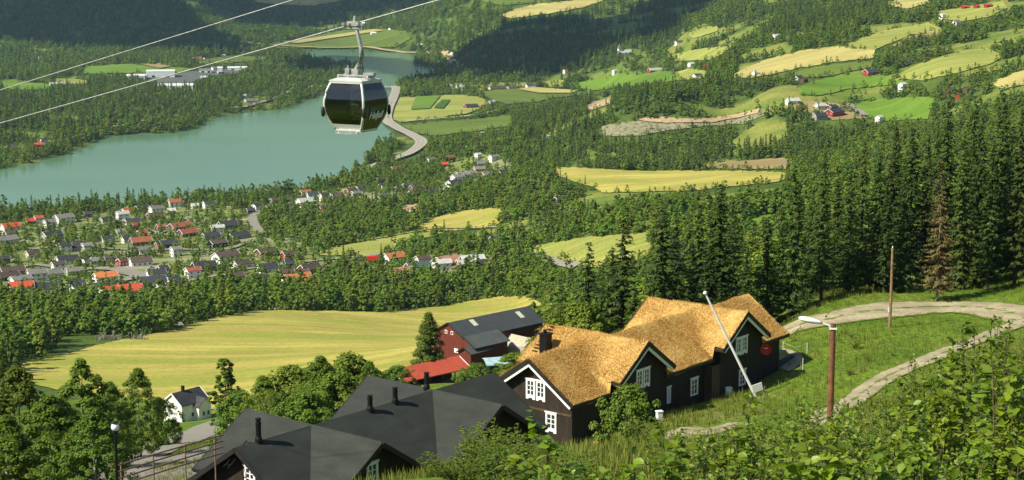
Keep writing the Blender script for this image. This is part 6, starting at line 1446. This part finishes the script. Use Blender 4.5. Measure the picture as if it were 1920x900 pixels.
# ================================================================== NEAR SHRUBS WITH REAL LEAVES
def shrub_meshes(seed, H=3.6, Rw=1.0, leaf=.088, stems=13, twigs=20, per=8, low=.45, lm='leaf_near', tw=.34):
    g = np.random.default_rng(seed); mb = MB(); P = []; Nn = []; Al = []; Sc = []
    for s in range(stems):
        a = g.uniform(0, 6.28); r = Rw * math.sqrt(g.uniform(0, 1)); h = H * (1 - .30 * (r / Rw) ** 2) * g.uniform(.84, 1.0)
        p0 = np.array([g.normal(0, .15), g.normal(0, .15), 0]); p2 = np.array([r * math.cos(a), r * math.sin(a), h]); p1 = np.array([p2[0] * .45, p2[1] * .45, h * .5])
        B = lambda t: (1 - t) ** 2 * p0 + 2 * t * (1 - t) * p1 + t * t * p2
        mb.tube([tuple(B(t)) for t in (0, .25, .5, .75, 1)], [.022, .017, .012, .008, .003], 5, cap=False)
        for k in range(twigs):
            t = low + (1 - low) * (k + g.uniform(0, 1)) / twigs; b0 = B(min(t, 1)); az = g.uniform(0, 6.28); L = tw * g.uniform(.5, 1.2) * (1.25 - .6 * t)
            d = nrm(np.array([math.cos(az), math.sin(az), g.uniform(.25, 1.1) + (1.5 if t > .94 else 0)])); b1 = b0 + d * L
            mb.tube([tuple(b0), tuple(b1)], [.005, .002], 3, cap=False)
            for q in range(per):
                u = .2 + .85 * q / per; pp = b0 + d * L * u; ang = g.uniform(0, 6.28); side = np.array([math.cos(ang), math.sin(ang), g.uniform(-.3, .5)])
                P.append(pp); Al.append(nrm(side * .9 + d * .7)); Nn.append(nrm(np.array([0, 0, 1.0]) + g.normal(0, .45, 3) + side * .25)); Sc.append(leaf * g.uniform(.55, 1.25))
    V, F = scatter(LEAF[0], LEAF[1], np.array(P), frames(np.array(Nn), np.array(Al)), np.array(Sc))
    o = mb.build('stems', M['twig']); sm = o.data; bpy.data.objects.remove(o)
    return mesh_np('leaves', V, F, [M[lm]]), sm, H
BS = [shrub_meshes(300 + i) for i in range(5)]; SB = shrub_meshes(350, 3.0, 1.35, .062, 26, 24, 12, .12, 'leaf_small', .34)
SS = [shrub_meshes(330 + i, 3.6, 1.1, .055, 20, 26, 10, .30, 'leaf_small', .30) for i in range(2)]
FB = [(985,852,15,'b'),(1062,792,16,'b'),(1028,850,13,'b'),(1130,836,16,'b'),(1178,842,14,'b'),(1238,848,17,'b'),(1292,800,19,'b'),(1345,776,21,'s'),(1398,758,21,'b'),(1452,708,22,'b'),(1502,728,23,'s'),(1530,786,18,'s'),(1592,738,23,'b'),(1642,752,21,'s'),(1700,722,23,'b'),
 (1742,700,25,'b'),(1775,640,30,'s'),(1835,668,24,'b'),(1885,606,26,'b'),(1925,566,25,'s'),(1958,610,21,'b'),(1265,868,14,'b'),(1330,846,15,'b'),(1420,828,16,'b'),(1490,812,15,'b'),(1570,836,15,'b'),(1650,822,15,'b'),(1735,790,17,'b'),(1800,760,18,'s'),(1860,720,19,'b'),(1910,690,18,'b'),(1695,860,13,'b'),(1800,845,13,'b'),(1890,830,13,'b'),(1372,868,13,'b'),(1560,872,12.5,'b'),(1100,872,13,'b'),(1205,868,14,'b'),(1455,850,14,'b'),(1610,790,19,'b'),(1760,730,21,'b'),(1830,600,29,'b'),(940,880,14,'b'),
 (1855,588,30,'s'),(1902,560,28,'s'),(1706,694,28,'s'),(1662,712,29,'s'),(1560,715,27,'s'),(1182,722,104,'S'),(912,788,50,'S'),(958,800,46,'S'),(868,838,44,'S'),(935,835,38,'S'),(1745,655,34,'s'),(1810,690,30,'s'),(1215,778,60,'S'),(1090,850,36,'S'),(1700,760,34,'S'),(1450,778,38,'S'),(1020,812,34,'S'),(1610,800,30,'S'),(1270,812,40,'S'),(1520,750,44,'S')]
I_SAP = [i for i, q in enumerate(FB) if q[0] == 1182][0]
fb_sorted = sorted(range(len(FB)), key=lambda i: FB[i][0])
def bush_label(i):
    px, yt, D, k = FB[i]; big = k == 'b'
    if i == I_SAP: return 'small leafy sapling against the middle of the turf lodge'
    same = [j for j in fb_sorted if (FB[j][3] == 'b') == big]; 
    row = [j for j in same if (FB[j][1] > 795) == (yt > 795) and j != I_SAP]; n_ = row.index(i) + 1
    ords = ['first', 'second', 'third', 'fourth', 'fifth', 'sixth', 'seventh', 'eighth', 'ninth', 'tenth', 'eleventh', 'twelfth', 'thirteenth', 'fourteenth', 'fifteenth', 'sixteenth', 'seventeenth', 'eighteenth', 'nineteenth', 'twentieth', 'twenty-first', 'twenty-second', 'twenty-third', 'twenty-fourth']
    return f"{'broad' if big else 'small'} leaved green bush, {ords[n_ - 1]} from left in the {'lower' if yt > 795 else 'upper'} row of bushes"
for i, (px, yt, D, k) in enumerate(FB):
    loc, h = tree_at(px, yt, D); v = BS[i % 5] if k == 'b' else (SS[i % 2] if k == 's' else (NB[5] if D > 90 else SB))
    e = empty('leafy_bush', loc, float(rng.uniform(0, 6.28)), bush_label(i), 'bush', 'green bushes on the near slope'); s = h / v[2]; sx = {'b': max(s, .9) * 1.1, 's': max(s, .8) * .9, 'S': s * .75 if D > 90 else max(1.0, s * .9)}[k]
    e.scale = (sx, sx, s); link('leaves', v[0], e); link('stems', v[1], e)
WEED = [shrub_meshes(400 + i, 1.2, .7, .075, 14, 9, 6, .15, 'leaf_small', .26) for i in range(2)]
g = np.random.default_rng(12); nw = 0
for k in range(400):
    if nw >= 60: break
    px, D = g.uniform(1010, 1920), g.uniform(52, 176); X = (px - 960) / FPX * D; q = np.array([X, D]) ; m_, c_ = (q - T.o) @ MD, (q - T.o) @ CDv
    if (T.m0 - 2 < m_ < T.m3 + 2 and abs(c_) < T.cw + 1.5) or vnoise(np.array([X]), np.array([D]), 12, 44)[0] < .05: continue
    if any(np.min(np.hypot(X - L_[:, 0], D - L_[:, 1])) < wd * .5 + .6 for L_, wd in ROADS if L_[:, 1].min() < 250): continue
    nw += 1; s = float(g.uniform(.5, 1.25)); v = WEED[nw % 2]; e = empty('weed_clump', (X, D, float(zgrid(X, D))), float(g.uniform(0, 6.28)), 'low rough leafy weed clump growing on the open grass slope', 'weeds', 'weed clumps on the grass slope'); e.scale = (s, s, s * .8); link('leaves', v[0], e); link('stems', v[1], e)
# sapling shoots at the bottom left, before the black roof
sv = shrub_meshes(390, 2.0, .16, .07, 3, 6, 4, .45, 'leaf_near', .16)
for px, yt, D, lb in ((436, 818, 13, 'thin leafy shoot before the left end of the black roof'), (400, 858, 12, 'short leafy shoot at the lower left of the black roof'), (609, 868, 12, 'single curled twig before the middle of the black roof')):
    loc, h = tree_at(px, yt, D); e = empty('leafy_shoot', loc, px * .1, lb, 'shoot', 'leafy shoots before the black roof'); s = h / 2.0; e.scale = (s * (.3 if px > 600 else .75), s * (.3 if px > 600 else .75), s); link('leaves', sv[0], e); link('stems', sv[1], e)

# ================================================================== GRASS
def grass():
    g = np.random.default_rng(17); out = []
    N = 110000; D = 34 * np.exp(g.uniform(0, 1, N) * math.log(235 / 34)); px = g.uniform(-20, 1960, N); X = (px - 960) / FPX * D
    keep = ~((px < 1000) & (D < 60)); X, D = X[keep], D[keep]
    P = np.stack([X, D, zgrid(X, D)], -1); ok = np.ones(len(P), bool)
    for L_, wd in ROADS:
        if L_[:, 1].min() > 260: continue
        dd = np.min(np.hypot(P[:, None, 0] - L_[None, :, 0], P[:, None, 1] - L_[None, :, 1]), 1); ok &= dd > wd * .5 + .1
    for L_ in (T, K):
        q = P[:, :2] - L_.o; m_, c_ = q @ MD, q @ CDv; ok &= ~((m_ > L_.m0) & (m_ < L_.m3) & (abs(c_) < L_.cw - .5))
    dens_ = vnoise(P[:, 0], P[:, 1], 7, 31) + .5 * vnoise(P[:, 0], P[:, 1], 2.2, 32); ok &= g.uniform(-1, 1, len(P)) < dens_ + .75
    P = P[ok]; n_ = len(P); tv = []; tf = []
    for k in range(6):
        a = k * 1.05; b0 = len(tv); c, s_ = math.cos(a), math.sin(a); r = .18
        tv += [(r * c - .05 * s_, r * s_ + .05 * c, 0), (r * c + .05 * s_, r * s_ - .05 * c, 0), (r * 2.3 * c, r * 2.3 * s_, .8 + .2 * (k % 2))]; tf.append((b0, b0 + 1, b0 + 2))
    z = nrm(np.stack([g.normal(0, .15, n_), g.normal(0, .15, n_), np.ones(n_)], -1)); sc = g.uniform(.25, .75, n_) * (1 + .5 * np.clip(vnoise(P[:, 0], P[:, 1], 7, 31), 0, 1))
    V, F = scatter(tv, [tf], P - (0, 0, .03), frames(z, g.normal(size=(n_, 3))), sc)
    M['blade'] = foliage_mat('blade', (.075, .125, .012), (.27, .30, .06), .01, .38, .0)
    tag(link('grass_tufts', mesh_np('grass_tufts', V, F, [M['blade']])), 'rough tall grass tufts growing on the near slopes', 'grass', kind='stuff')
grass()
plant_woods()
